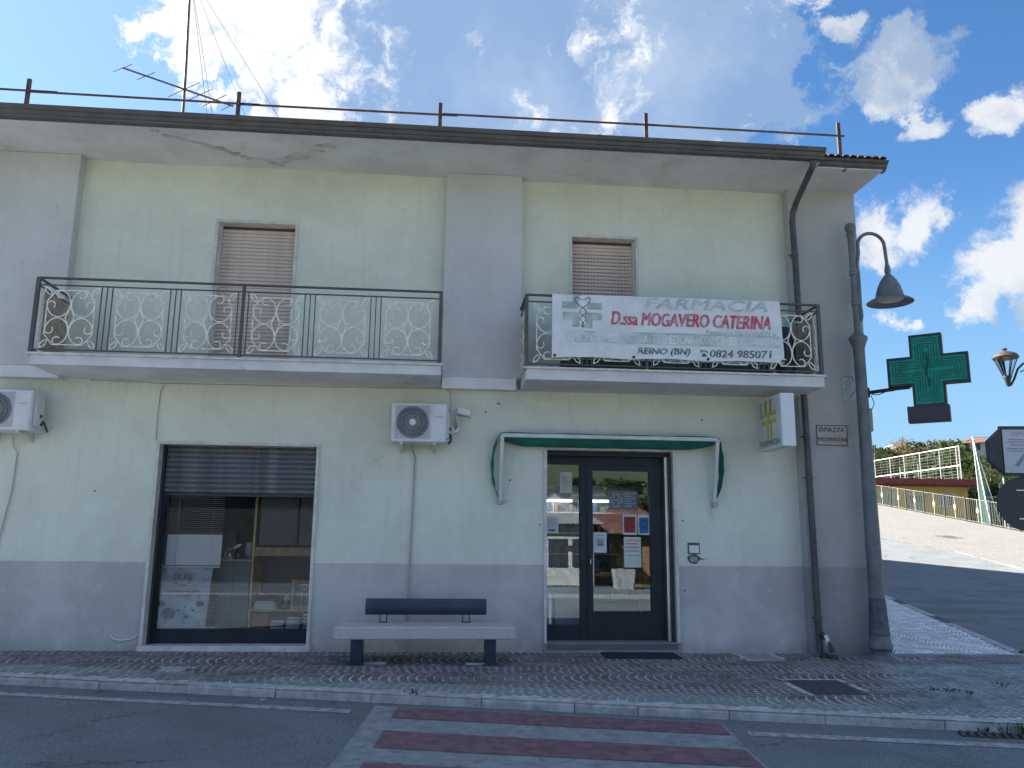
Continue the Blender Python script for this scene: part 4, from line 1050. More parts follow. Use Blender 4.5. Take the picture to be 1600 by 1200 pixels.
# bell panel and old recessed box by the door
ob = thing('intercom', 'white square intercom in a chipped cement recess beside the door', 'intercom', (3.375, 0, 1.2))
MB().cbox(3.298, 3.462, -.006, .002, 1.185, 1.335, .002).build('recess', mat('raw_cement', (.12, .12, .115), .95, var=.2, vs=30), ob)
MB().cbox(3.315, 3.445, -.022, -.006, 1.20, 1.30, .004).build('cover', m_lgt, ob)
ob = thing('outlet_box', 'empty grey wall box in rough cement below the white intercom', 'outlet box', (3.375, 0, 1.05))
b = MB(); b.add([(3.375+.085*cos(a)*(1+.1*sin(a*3)), -.004, 1.122+.062*sin(a)*(1+.08*cos(a*5))) for a in rng(0, 2*pi, 16)[:-1]], [tuple(range(16))]); b.add([(3.45, -.004, 1.14), (3.53, -.004, 1.125), (3.58, -.004, 1.128), (3.52, -.004, 1.118), (3.45, -.004, 1.115)], [(0, 4, 3, 1), (1, 3, 2)]); b.build('cement_patch', MATS['raw_cement'], ob)
MB().cbox(3.325, 3.425, -.010, -.004, 1.085, 1.155, .003).build('cover', mat('grey_lid', (.26, .28, .28), .7), ob)
# wall fixings
for (x, z) in [(.60, 3.02), (.74, 3.12), (.93, 2.12), (3.28, 2.03), (3.18, 1.62), (2.55, 2.62), (3.05, 2.63), (3.55, 2.98), (1.33, 1.9)]:
    pass
b = MB()
for (x, z) in [(.60, 3.02), (.93, 2.12), (3.24, 1.62), (2.55, 2.63), (3.05, 2.63), (3.55, 2.98), (1.33, 1.55), (3.24, .72), (-4.3, 1.9)]: b.cbox(x-.012, x+.012, -.008, .001, z-.008, z+.008, .002)
o_ = b.build('wall_plug', mat('plug_dark', (.06, .06, .06), .8), bld); o_['kind'] = 'stuff'
ob = MB().tube([(.74, -.002, 3.13), (.77, -.03, 3.14), (.79, -.02, 3.12)], .006, 6).build('wall_hook', m_castiron, bld)

# ------------------------------------------------------------------ bench
be = thing('bench', 'granite slab bench with a dark tubular backrest against the wall', 'bench', (-.12, -.7, -.07))
MB().cbox(-1.145, .925, -1.02, -.42, .225, .365, .012).build('seat', m_bench, be)
# backrest: half-round shell
b = MB(); V = []; n = 10
for x in (-.835, .612):
    for i in range(n+1):
        a = pi*(.15+.7*i/n)+pi; V.append((x, -.50+.085*(sin(a))*.9, .55+.095*cos(a)/cos(pi*.15)))
F = [(i, i+1, i+1+n+1, i+n+1) for i in range(n)]
b.add(V, F); b.cbox(-.835, .612, -.52, -.495, .458, .642, .01)
b.build('backrest', m_benchleg, be, smooth=True)
for x in (-.62, .37):
    b = MB()
    for dx in (-.04, .04): b.box(x+dx-.006, x+dx+.006, -.52, -.50, .366, .47)
    b.box(x-.055, x+.055, -.545, -.475, .3655, .374); b.build('bracket', m_benchleg, be)
for x in (-.89, .645):
    zf = pz(x, -.9); b = MB().prism([(x-.06, -.93, zf-.0), (x+.06, -.93, zf), (x+.06, -.97, .224), (x-.06, -.97, .224)], (0, .35, 0)); b.cbox(x-.10, x+.10, -.93, -.50, zf-.005, zf+.012, .002); b.build('leg', m_benchleg, be)
b = MB().cbox(-.80, -.55, -.86, -.78, pz(-.7, -.8)-.004, pz(-.7, -.8)+.022, .004); o_ = b.build('stone_wedge', m_kerb); tag(o_, 'flat pale stone sliver on the cobbles by the bench leg nearer the shop window', 'stone')
b = MB().cbox(.36, .60, -.88, -.81, pz(.5, -.85)-.004, pz(.5, -.85)+.022, .004); o_ = b.build('stone_wedge', m_kerb); tag(o_, 'flat pale stone sliver on the cobbles by the bench leg nearer the door', 'stone')
wire('fallen_twig', [(-.75, -.45, -.03), (-.6, -.5, -.045), (-.45, -.47, -.03), (-.3, -.5, -.04), (-.2, -.45, -.03)], .012, mat('dry_twig', (.24, .19, .13), .9), 'dry twig lying under the bench', 'twig')

# door mat
dm = plate([(2.09, -.455), (3.05, -.455), (3.05, -.02), (2.11, -.02)], .018, .02, 'door_mat', m_mat, None); tag(dm, 'dark blue mat on the cobbles before the pharmacy door step', 'door mat')

# ------------------------------------------------------------------ street lamp on the corner
LX, LY = 5.645, -.40; g0 = pz(LX, LY)-.01
lp = thing('street_lamp', 'tall grey lamp post with bell shade on a curved arm at the building corner', 'street lamp', (LX, LY, g0))
MB().lathe([(.235, g0), (.235, g0+.012), (.20, g0+.035), (.15, g0+.07), (.115, g0+.09), (.115, g0+.11), (.155, g0+.15), (.15, g0+.19), (.13, g0+.25), (.125, g0+.30)], LX, LY, 32).build('foot', m_post, lp, smooth=True)
b = MB(); prof = []
for i in range(15): z = g0+.30+i*.033; prof.append((.125-.002*i+(.004 if i % 2 else 0)+R.uniform(0, .002), z))
b.lathe(prof, LX, LY, 28); b.build('taped_sleeve', m_postwrap, lp, smooth=True)
MB().lathe([(.098, g0+.762), (.092, 1.6), (.078, 2.8), (.072, 3.78), (.072, 3.80)], LX, LY, 28).build('lower_shaft', m_post, lp, smooth=True)
MB().lathe([(.072, 3.79), (.075, 3.95), (.10, 4.03), (.122, 4.08), (.122, 4.11), (.09, 4.13), (.05, 4.18), (.043, 4.22)], LX, LY, 28).build('capital', m_post, lp, smooth=True)
MB().lathe([(.043, 4.20), (.043, 5.50), (.05, 5.54), (.06, 5.57), (.06, 5.59), (.045, 5.61), (.066, 5.64), (.076, 5.68), (.068, 5.73), (.03, 5.755), (.0, 5.757)], LX, LY, 24).build('upper_shaft', m_post, lp, smooth=True)
for z in (4.60, 5.03): MB().lathe([(.046, z-.04), (.056, z-.035), (.056, z-.012), (.05, z), (.056, z+.012), (.056, z+.035), (.046, z+.04)], LX, LY, 24).build('collar', m_post, lp, smooth=True)
ax = LX+.062
MB().tube([(ax-.005, LY, 4.58), (ax, LY, 4.8), (ax, LY, 5.06)], .032, 12).build('arm_socket', m_post, lp, smooth=True)
b = MB().tube([(ax-.005, LY, 4.58), (ax+.01, LY, 4.42), (ax+.005, LY, 4.36), (ax-.03, LY, 4.32)], [.03, .028, .022, .01], 10); b.build('arm_tail', m_post, lp, smooth=True)
arm = [(ax, LY, 5.05), (ax+.005, LY, 5.18), (ax+.03, LY, 5.32)]
for a in rng(radians(165), radians(18), 12): arm.append((ax+.225+.20*cos(a), LY, 5.42+.20*sin(a)))
arm += [(ax+.425, LY, 5.35), (ax+.435, LY, 5.20), (ax+.438, LY, 5.12)]
MB().tube(arm, [.024]*len(arm), 12).build('arm', m_post, lp, smooth=True)
bx = ax+.438; BX = bx
b = MB().lathe([(.03, 5.16), (.036, 5.12), (.044, 5.09), (.038, 5.05), (.03, 5.02)], bx, LY, 20); b.build('shade_neck', m_post, lp, smooth=True)
MB().lathe([(.028, 5.035), (.06, 5.0), (.11, 4.93), (.15, 4.84), (.175, 4.75), (.182, 4.70), (.20, 4.685), (.26, 4.655), (.305, 4.625), (.303, 4.618), (.20, 4.655), (.165, 4.665)], bx, LY, 36, cap=False).build('lamp_shade', m_post, lp, smooth=True)
MB().lathe([(.178, 4.664), (.15, 4.652), (.08, 4.64), (.0, 4.636)], bx, LY, 30, cap=False).build('lens', mat('frosted_lens', (.45, .43, .38), .35, var=.1), lp, smooth=True)

# ------------------------------------------------------------------ green cross sign
GA = radians(38); GO = Vector((6.3, -.45, 0)); gu = Vector((cos(GA), -sin(GA), 0)); gn = Vector((-sin(GA), -cos(GA), 0))
def gp(u, z, d=0): q = GO+gu*u+gn*d; return (q.x, q.y, z)
gc = thing('pharmacy_cross_sign', 'green illuminated pharmacy cross projecting from the building corner', 'sign', gp(.23, 2.94))
def cross_poly(cx, cz, a, w_, d): return [gp(cx+x, cz+z, d) for x, z in [(-w_, a), (w_, a), (w_, w_), (a, w_), (a, -w_), (w_, -w_), (w_, -a), (-w_, -a), (-w_, -w_), (-a, -w_), (-a, w_), (-w_, w_)]]
cx, cz = .23, 3.638; A_, W_ = .49, .198
MB().prism(cross_poly(cx, cz, A_, W_, .03), -gn*.14).build('casing', m_crosscase, gc)
def ring(a, w_, t, d0, d1):
    o_ = cross_poly(cx, cz, a, w_, d1); i_ = cross_poly(cx, cz, a-t, w_-t, d1); o0 = cross_poly(cx, cz, a, w_, d0); i0 = cross_poly(cx, cz, a-t, w_-t, d0); b = MB()
    V = o_+i_+o0+i0; F = []
    for k in range(12): j = (k+1) % 12; F += [(k, j, 12+j, 12+k), (k+24, j+24, j, k), (12+k, 12+j, 36+j, 36+k)]
    return b.add(V, F)
ring(A_, W_, .03, .029, .045).build('rim', m_crosscase, gc)
MB().add(cross_poly(cx, cz, A_-.03, W_-.03, .034), [(0, 1, 2, 11), (2, 3, 4, 5), (11, 2, 5, 8), (10, 11, 8, 9), (8, 5, 6, 7)]).build('green_panel', m_cross, gc)
for k in range(4): ring(A_-.065-.032*k, W_-.065-.032*k, .008, .035, .042).build('tube_outline', m_crossdk, gc)
b = MB(); pts = [gp(cx+.022*sin(t*9), cz+.19-.42*t, .044) for t in rng(0, 1, 22)]; b.tube(pts, .006, 4); b.tube([gp(cx, cz+.22, .044), gp(cx, cz-.22, .044)], .004, 4); b.tube([gp(cx-.05, cz+.02, .044), gp(cx, cz+.05, .044), gp(cx+.06, cz+.02, .044)], .005, 4); b.tube([gp(cx+.03*cos(a), cz+.2+.03*sin(a), .044) for a in rng(0, 2*pi, 9)[:-1]], .004, 4, closed=True)
b.build('serpent_emblem', m_crossdk, gc)
b = MB(); b.prism([gp(-.05, 2.94, .05), gp(.452, 2.94, .05), gp(.452, 3.155, .05), gp(-.05, 3.155, .05)], -gn*.17); b.build('display_box', m_crosscase, gc)
MB().prism([gp(-.035, 2.955, .0525), gp(.437, 2.955, .0525), gp(.437, 3.14, .0525), gp(-.035, 3.14, .0525)], -gn*.002).build('display_panel', m_violet, gc)
b = MB().tube([(5.90, -.115, 3.40), gp(-.20, 3.42, -.02), gp(-.26, 3.425, -.02), gp(.0, 3.43, -.02)], .026, 10); b.build('mounting_arm', m_crosscase, gc, smooth=True)
b = MB().tube([(5.868, -.10, 3.40), (5.91, -.125, 3.40)], .07, 14); b.build('wall_flange', m_crosscase, gc)
MB().tube([(5.92, -.13, 3.36), (5.95, -.15, 3.25), (5.935, -.12, 3.18), (5.92, -.10, 3.15)], .006, 6).tube([(5.93, -.14, 3.37), (6.0, -.19, 3.36), (6.06, -.25, 3.39), (6.1, -.28, 3.41)], .006, 6).build('power_cable', m_dark, gc)

# ------------------------------------------------------------------ road signs at the kerb
sp = thing('road_sign_post', 'grey post with a dark octagonal sign, paper notice and round sign back', 'road sign', (7.10, -1.36, -.12))
MB().lathe([(.032, pz(7.1, -1.4)-.05), (.032, 2.62), (.0, 2.625)], 7.10, -1.36, 14).build('post', m_post, sp, smooth=True)
sb_ = mat('sign_back_dark', (.022, .032, .045), .5, var=.12)
c = Vector((7.05, -1.41, 1.84)); sx_ = Vector((.985, -.17, 0)); sy_ = Vector((-.17, -.985, 0))
b = MB(); n = 40; b.prism([c+sx_*.325*cos(a)+Vector((0, 0, .325*sin(a))) for a in rng(0, 2*pi, n)[:-1]], sy_*-.02); b.build('round_sign_back', sb_, sp)
for zc in (1.66, 2.0): MB().tube([c+sx_*-.10+sy_*.006+Vector((0, 0, zc-1.84)), c+sx_*.14+sy_*.006+Vector((0, 0, zc-1.84))], .012, 6).build('clamp', m_alu, sp)
c2 = Vector((6.985, -1.44, 2.475)); oc = [c2+sx_*.345*cos(a)+Vector((0, 0, .325*sin(a))) for a in [radians(22+45*k) for k in range(8)]]
MB().prism(oc, sy_*-.09).build('octagon_sign_back', sb_, sp)
nb = MB(); o0 = c2+sy_*.008
def np_(u, z, d=.0): q = o0+sx_*u+sy_*d; return (q.x, q.y, c2.z+z)
nb.prism([np_(-.165, -.265, .006), np_(.28, -.275, .006), np_(.29, .27, .006), np_(-.155, .275, .006)], sy_*-.005); nb.build('paper_notice', mat('notice_paper', (.50, .52, .58), .7, var=.05), sp)
il = mat('notice_faint_ink', (.26, .28, .33), .8)
text_on('lettering', 'COMUNE', np_(-.06, .185, .0), Vector(np_(.20, .185))-Vector(np_(-.06, .185)), (0, 0, .045), il, sp, nrm=sy_, off=.009)
b = MB()
for k, (z, u0, u1) in enumerate([(.13, -.1, .24), (.10, -.12, .25), (.065, -.08, .2), (.02, -.12, .25), (-.01, -.1, .22)]): b.prism([np_(u0, z, .009), np_(u1, z, .009), np_(u1, z+.012, .009), np_(u0, z+.012, .009)], sy_*-.001)
b.build('printed_lines', il, sp)
b = MB(); b.prism([np_(-.05, -.18, .009), np_(.0, -.19, .009), np_(.12, -.03, .009), np_(.09, -.01, .009)], sy_*-.001); b.prism([np_(.09, -.01, .009), np_(.12, -.03, .009), np_(.2, -.14, .009), np_(.17, -.15, .009)], sy_*-.001); b.build('arrow', il, sp)
MB().prism([np_(-.20, .262, .0), np_(.30, .255, .0), np_(.30, .30, .0), np_(-.20, .30, .0)], sy_*.012).build('torn_tape', m_dark, sp)

# lantern across the side street
LPX, LPY = 18.7, 12.9; lz = gz(LPX, LPY)
la = thing('lantern_post', 'black street lantern with a domed cap on a curled arm beyond the corner', 'street lamp', (LPX+.15, LPY, lz))
MB().lathe([(.14, lz), (.12, lz+.4), (.07, lz+.8), (.06, 7.5), (.0, 7.6)], LPX+.35, LPY, 14).build('post', m_dark, la, smooth=True)
lc = 17.84
MB().tube([(LPX+.35, LPY, 6.95), (LPX+.0, LPY, 7.02), (18.42, LPY, 6.98), (18.22, LPY, 6.80), (18.05, LPY, 6.45), (17.93, LPY, 6.27), (lc, LPY, 6.24)], .035, 8).build('arm', m_dark, la, smooth=True)
MB().tube([(18.30, LPY, 6.7), (18.45, LPY, 6.78), (18.5, LPY, 6.95)], .02, 6).build('scroll', m_dark, la)
MB().lathe([(.06, 6.24), (.09, 6.42), (.13, 6.52), (.12, 6.56)], lc, LPY, 12).build('socket', m_dark, la, smooth=True)
lbk = MB()
for k in range(6):
    a = pi/6+pi*k/3; lbk.tube([(lc+.11*cos(a), LPY+.11*sin(a), 6.55), (lc+.33*cos(a), LPY+.33*sin(a), 7.14)], .018, 5)
lbk.build('frame', m_dark, la)
MB().lathe([(.10, 6.56), (.315, 7.13)], lc, LPY, 6, cap=False).build('lamp_glass', g_win, la)
MB().lathe([(.37, 7.12), (.39, 7.16), (.32, 7.26), (.16, 7.34), (.05, 7.36), (.05, 7.40), (.09, 7.43), (.0, 7.50)], lc, LPY, 24).build('cap', mat('brown_lamp_cap', (.08, .06, .05), .5), la, smooth=True)
MB().lathe([(.11, 6.62), (.14, 6.72), (.10, 6.85), (0, 6.88)], 18.62, LPY, 14).build('globe', m_lgt, la, smooth=True)

# ------------------------------------------------------------------ roof rail and aerial
rr_ = thing('roof_railing', 'rusty single pipe rail on short posts along the roof edge', 'railing', (0, -.7, 6.6))
for x, zt in ((-5.345, 7.07), (-2.73, 7.055), (-.113, 7.06), (2.675, 7.08), (5.405, 7.10), (-8.0, 7.07)): MB().box(x-.024, x+.024, -.725, -.695, 6.52, zt).build('post', m_rust, rr_)
for (a, b_, z0, z1) in ((-8, -4.98, 6.905, 6.895), (-5.3, -2.45, 6.885, 6.877), (-2.70, .12, 6.87, 6.88), (-.08, 2.85, 6.892, 6.90), (2.70, 5.47, 6.90, 6.895)): MB().tube([(a, -.735, z0), (b_, -.735, z1)], .0165, 6).build('rail', m_rust, rr_)
an = thing('roof_aerial', 'thin rooftop television aerial mast with a long boom above the eaves', 'antenna', (-4.70, 3, 7.4))
m_mast = mat('mast_steel', (.13, .12, .12), .5, metal=.3)
MB().tube([(-4.66, 3, 7.2), (-4.72, 3, 9.6), (-4.80, 3, 11.6)], .026, 8).build('mast', m_mast, an)
A0 = Vector((-5.80, 3, 9.52)); A1 = Vector((-3.83, 2.95, 8.87)); MB().tube([A0, A1], .018, 6).build('boom', m_mast, an)
for t, l in ((0, .22), (.21, .22), (.56, .40), (.70, .32), (.84, .3), (.98, .25)):
    p = A0.lerp(A1, t); d = Vector((.09, .9, .2)).normalized() if False else Vector((.30, .35, .45)).normalized()
    MB().tube([p-d*l, p+d*l], .008, 5).build('element', m_mast, an)
for q in ((-3.3, 2.6, 8.0), (-2.6, 2.2, 7.9), (-4.2, 4.0, 7.9), (-4.0, 2.5, 7.8)): MB().tube([(-4.80, 3, 11.5), q], .005, 4).build('guy_wire', m_wire, an)

# ------------------------------------------------------------------ things in the shop window
vb = thing('venetian_blind', 'pale slatted venetian blind hanging inside the shop window', 'blind', (-3.15, .36, .2))
x0b, x1b = -3.48, -2.79; m_blind = mat('blind_slat_white', (.85, .88, .90), .5, var=.04)
mo = MB().add([(x0b, .348, .005), (x1b, .348, .005), (x1b, .372, -.001), (x0b, .372, -.001)], [(0, 1, 2, 3)]).mesh('slat', m_blind)
mc = MB().add([(x0b, .352, -.012), (x1b, .352, -.012), (x1b, .364, .013), (x0b, .364, .013)], [(0, 1, 2, 3)]).mesh('slat', m_blind)
k = 0; z = 1.88
while z > .23:
    inst('slat', mc if .99 < z < 1.36 else mo, vb, (0, 0, z)); z -= .026 if not (.99 < z < 1.36) else .0225
MB().cbox(x0b, x1b, .345, .375, .205, .222, .003).build('bottom_rail', m_white, vb)
MB().cbox(x0b+.02, x1b, .335, .347, .955, .975, .003).build('middle_rail', m_white, vb)
for x in (-3.36, -2.92): MB().tube([(x, .343, 1.9), (x, .343, .22)], .0025, 4).build('ladder_cord', m_white, vb)
ps = thing('poster', 'pale blue promotional poster standing inside the shop window', 'poster', (-3.2, .44, .2))
MB().prism([(-3.60, .41, .2), (-2.94, .41, .2), (-2.90, .45, .98), (-3.56, .45, .98)], (0, .01, 0)).build('board', mat('poster_blue', (.66, .80, .90), .6, var=.12, vs=5, stain=(6, (.10, .28, .42), .5, .66, .7)), ps)
MB().add([(-3.25+.24*cos(a)*1.0, .418+.012*sin(a), .71+.21*sin(a)) for a in rng(0, 2*pi, 24)[:-1]], [tuple(range(24))]).build('pale_cloud', mat('poster_pale', (.66, .70, .72), .6), ps)
ik = mat('poster_ink', (.05, .08, .12), .6); ikb = mat('poster_teal_ink', (.03, .17, .26), .6)
text_on('lettering', 'Dr.Viti', (-3.38, .405, .80), (.24, 0, 0), (0, .005, .085), ik, ps, .3, .01)
text_on('lettering', 'CONQUISTA LA TUA LINEA', (-3.46, .403, .64), (.42, 0, 0), (0, .002, .032), ik, ps, .15, .02)
text_on('lettering', 'CON GUSTO', (-3.33, .403, .585), (.19, 0, 0), (0, .002, .034), ik, ps, 0, .02)
b = MB(); b.tube([(-3.26+.12*cos(a), .406, .83+.10*sin(a)) for a in rng(radians(190), radians(350), 12)], .004, 4); b.build('emblem', ik, ps)
b = MB()
for (u, v, r_) in [(-3.02, .50, .05), (-3.40, .38, .09), (-3.18, .34, .035), (-3.28, .42, .02), (-3.1, .42, .02), (-3.5, .50, .05), (-3.2, .46, .015)]: b.add([(u+r_*cos(a), .403, v+r_*.8*sin(a)) for a in rng(0, 2*pi, 10)[:-1]], [tuple(range(10))])
b.build('printed_shapes', ikb, ps)
# cupboards
cb = thing('low_cupboard', 'grey low cupboard inside the shop window carrying the ornaments', 'cupboard', (-2.66, .85, .02))
MB().cbox(-2.90, -2.47, .66, 1.05, .02, 1.03, .006).build('carcass', m_cabgr, cb); MB().cbox(-2.92, -2.46, .63, 1.06, 1.031, 1.055, .004).build('top', m_woodl, cb); MB().box(-2.69, -2.685, .655, .66, .04, 1.02).build('door_gap', m_dark, cb)
bk = thing('bookcase', 'tall wooden bookcase with dark glass doors behind the shop window', 'bookcase', (-2.0, .9, .02))
MB().cbox(-2.455, -2.425, .62, 1.2, .02, 2.3, .003).build('side_panel', m_woodl, bk); MB().cbox(-1.35, -1.32, .62, 1.2, .02, 2.3, .003).build('side_panel', m_woodl, bk)
MB().cbox(-2.424, -1.351, .64, 1.2, 1.10, 1.22, .003).build('drawer_front', m_wood, bk)
MB().box(-2.424, -1.351, 1.18, 1.2, .02, 2.3).build('back_panel', m_cabdk, bk)
for z in (.14, .40): MB().box(-2.424, -1.351, .64, 1.17, z-.012, z+.012).build('shelf', m_woodl, bk)
for x in (-2.38, -1.86): MB().cbox(x, x+.50, .63, .65, 1.24, 2.28, .004).build('glass_door', m_cabdk, bk)
def cab(name, label, cat, x0, x1, y0, y1, z0, z1, m, c_=.003, group=None): o_ = MB().cbox(x0, x1, y0, y1, z0, z1, c_).build(name, m); tag(o_, label, cat, group); return o_
cab('card_box', 'orange card box on the lowest bookcase shelf', 'box', -2.40, -2.21, .66, .9, .153, .36, m_orange)
bks = ['lowest', 'second', 'third', 'topmost']
for si, (x, n_, who) in enumerate([(-2.17, 3, 'next to the orange box'), (-1.96, 4, 'in the middle of the bottom shelf'), (-1.75, 5, 'beside the window edge')]):
    for k in range(n_):
        z = .153+k*.042; dx = R.uniform(-.012, .012); t = thing('book', ('pale book lying %s in the stack %s' % (['at the bottom', 'second from below', 'third from below', 'fourth from below', 'on top'][4 if k == n_-1 else k], who)), 'book', (x, .8, z), 'books stacked in the bookcase')
        MB().box(x+dx, x+dx+.17, .66+R.uniform(0, .02), .88, z+.004, z+.036).build('pages', m_paper, t); MB().box(x+dx-.004, x+dx+.174, .655+.01, .885, z, z+.004).box(x+dx-.004, x+dx+.174, .665, .885, z+.036, z+.040).build('cover', R.choice([m_paper, m_cabgr, mat('book_red', (.16, .06, .05), .6)]), t)
for k in range(3): cab('paper_stack', ['bottom', 'middle', 'top'][k]+' bundle of white papers on the upper bookcase shelf', 'paper', -2.40+k*.01, -2.12-k*.01, .66, .88, .414+k*.036, .446+k*.036, m_paper, .002)
ob = MB().lathe([(.035, .413), (.045, .45), (.04, .50), (.03, .52)], -1.98, .72, 14).build('cup', m_cabgr, smooth=True); tag(ob, 'small dark cup standing beside the papers on the shelf', 'cup')
ob = MB().lathe([(.045, .523), (.055, .55), (.04, .58), (.0, .59)], -1.98, .72, 12).build('owl_figurine', m_paper, smooth=True); tag(ob, 'little white ornament on top of the dark cup', 'figurine')
wc = thing('display_cabinet', 'small light wood cabinet with curled glass front on the bookcase shelf', 'cabinet', (-1.78, .75, .45))
b = MB(); b.cbox(-1.92, -1.885, .66, .80, .413, .80, .003); b.cbox(-1.62, -1.585, .66, .80, .413, .80, .003); b.cbox(-1.884, -1.621, .66, .80, .413, .46, .003); b.cbox(-1.884, -1.621, .66, .80, .755, .80, .003); b.build('frame', m_woodl, wc)
MB().box(-1.884, -1.621, .70, .705, .461, .754).build('pane', m_cabgr, wc)
b = MB()
for s_ in (-1, 1): b.tube([(-1.7525+s_*(.02+.05*cos(a)), .69, .70+.035*sin(a)) for a in rng(0, 4.5, 10)], .004, 4); b.tube([(-1.7525+s_*.03, .69, .47), (-1.7525+s_*.03, .69, .66)], .003, 4)
b.build('curls', m_alu, wc)
b = MB().tube([(-2.80+.055*cos(a), .82, 1.125+.06*sin(a)) for a in rng(radians(60), radians(300), 12)], .010, 6); b.add([(-2.76, .82, 1.20), (-2.70, .82, 1.25), (-2.64, .82, 1.255), (-2.68, .82, 1.21), (-2.73, .82, 1.185)], [(0, 1, 2, 3, 4)]); b.lathe([(.0, 1.075), (.03, 1.09), (.033, 1.12), (0, 1.15)], -2.79, .81, 12); b.lathe([(.05, 1.056), (.05, 1.07)], -2.78, .81, 14)
ob = b.build('silver_ornament', m_alu); tag(ob, 'silver curved leaf ornament standing on the low cupboard', 'ornament')
ob = MB().lathe([(.05, 1.056), (.02, 1.075), (.065, 1.12), (.07, 1.20), (.05, 1.27), (.0, 1.30)], -2.53, .82, 16).build('silver_vase', mat('dull_silver', (.30, .31, .31), .5), smooth=True); tag(ob, 'dull grey rounded ornament beside the silver leaf on the low cupboard', 'ornament')
ob = MB().lathe([(.0, 1.056), (.016, 1.07), (.012, 1.10), (.016, 1.12), (0, 1.14)], -2.68, .80, 10).build('tiny_figurine', m_woodl); tag(ob, 'tiny gold figurine between the two silver ornaments', 'figurine')

# ------------------------------------------------------------------ things in the pharmacy doorway
sl = emit_mat('strip_light', (.85, .93, 1.0), 3.0)
for i, x in enumerate((1.78, 2.42)):
    t = thing('shelf_light', ['white strip light glowing over the pharmacy shelves behind the side pane', 'white strip light glowing over the pharmacy shelves behind the door leaf'][i], 'strip light', (x+.25, 3.2, 2.0))
    MB().box(x, x+.5, 3.18, 3.22, 1.99, 2.015).build('tube', sl, t); MB().box(x-.01, x+.51, 3.19, 3.23, 2.016, 2.04).build('housing', m_white, t)
sh_ = thing('pharmacy_shelving', 'white wall shelving full of medicine packets inside the pharmacy', 'shelf', (2.3, 3.4, .03))
MB().box(.6, 4.2, 3.6, 3.62, .03, 2.3).build('back_panel', m_room, sh_)
for z in (.4, .75, 1.1, 1.45, 1.8): MB().box(.6, 4.2, 3.3, 3.6, z, z+.02).build('shelf', m_lgt, sh_)
cols = [mat('packet_%s' % n_, tuple(q*.6 for q in c_), .5) for n_, c_ in (('blue', (.06, .14, .38)), ('white', (.6, .6, .6)), ('orange', (.45, .18, .05)), ('green', (.08, .28, .16)), ('violet', (.16, .08, .28)))]
for ci, cm_ in enumerate(cols):
    b = MB()
    for z in (.42, .77, 1.12, 1.47, 1.82):
        x = .65+ci*.05
        while x < 4.1:
            if R.random() < .5: b.box(x, x+R.uniform(.04, .1), 3.32, 3.5, z+.001, z+R.uniform(.08, .2))
            x += .25
    o_ = b.build('packets', cm_, sh_); o_['kind'] = 'stuff'
ct = thing('service_counter', 'white service counter glimpsed through the side pane', 'counter', (1.75, .9, .03))
MB().cbox(1.46, 2.0, .72, 1.0, .03, .66, .006).build('front_panel', m_lgt, ct); MB().cbox(1.44, 2.02, .70, 1.02, .661, .70, .006).build('top', m_white, ct)
ob = MB().lathe([(.085, .066), (.085, .60), (.075, .63), (.075, .66)], 1.51, .42, 20).build('umbrella_bin', m_alu, smooth=True); tag(ob, 'round metal bin just inside the side pane', 'bin')
cab('display_box', 'blue carton on the floor display inside the door', 'carton', 2.12, 2.30, .9, 1.1, .9, 1.08, cols[0]); 
t = thing('display_table', 'wooden display table inside the door', 'table', (2.45, 1.1, .03)); MB().cbox(2.0, 3.0, .85, 1.3, .85, .895, .004).build('top', m_wood, t)
for (x, y) in ((2.02, .87), (2.94, .87), (2.02, 1.24), (2.94, 1.24)): MB().box(x, x+.04, y, y+.04, .03, .849).build('leg', m_wood, t)
cab('cardboard_box', 'brown cardboard box on the display table', 'carton', 2.62, 2.88, .9, 1.15, .896, 1.2, mat('cardboard', (.30, .19, .10), .8))
# notices on the glass
def notice(label, x0, x1, z0, z1, m, deco, y=.2575, par_cat='notice'):
    t = thing('notice', label, par_cat, ((x0+x1)/2, y, z0))
    MB().box(x0, x1, y-.0015, y, z0, z1).build('sheet', m, t); W = x1-x0; H = z1-z0
    for (nm_, u0, u1, v0, v1, mm) in deco: MB().box(x0+W*u0, x0+W*u1, y-.0022, y-.0016, z0+H*v0, z0+H*v1).build(nm_, mm, t)
    return t
pw = mat('notice_white', (.58, .60, .60), .7, var=.04); nk = mat('notice_ink', (.22, .24, .26), .7); nbl = mat('notice_blue', (.02, .16, .42), .6, var=.2, vs=9); nrd = mat('notice_maroon', (.25, .04, .05), .6, var=.2, vs=15); nlb = mat('notice_pale_blue', (.35, .46, .52), .7); ngr = mat('notice_grey', (.12, .13, .14), .6); nteal = mat('notice_teal', (.02, .13, .22), .6); nred2 = mat('notice_pink', (.50, .28, .26), .7)
lines = lambda n_, a=.12, b_=.88, m_=nk: [('printed_line', .12, .88 if k % 3 else .6, a+(b_-a)*k/n_, a+(b_-a)*k/n_+.025, m_) for k in range(n_)]
notice('cream paper notice with blue block on the side pane above the letter flap', 1.445, 1.615, 1.44, 1.66, pw, [('blue_block', .2, .75, .12, .24, nteal)]+lines(5, .4, .9), .2705)
notice('faded paper sheet taped high on the side pane', 1.635, 1.80, 1.98, 2.26, mat('notice_cream', (.46, .48, .42), .7), lines(8), .2705)
notice('maroon printed notice beside the blue one on the door', 2.49, 2.68, 1.43, 1.70, pw, [('maroon_block', .08, .92, .10, .90, nrd)]+lines(6, .2, .85, nred2))
notice('bright blue printed notice on the door glass edge', 2.70, 2.855, 1.43, 1.70, pw, [('blue_block', .10, .92, .08, .86, nbl)]+lines(5, .3, .8, nlb))
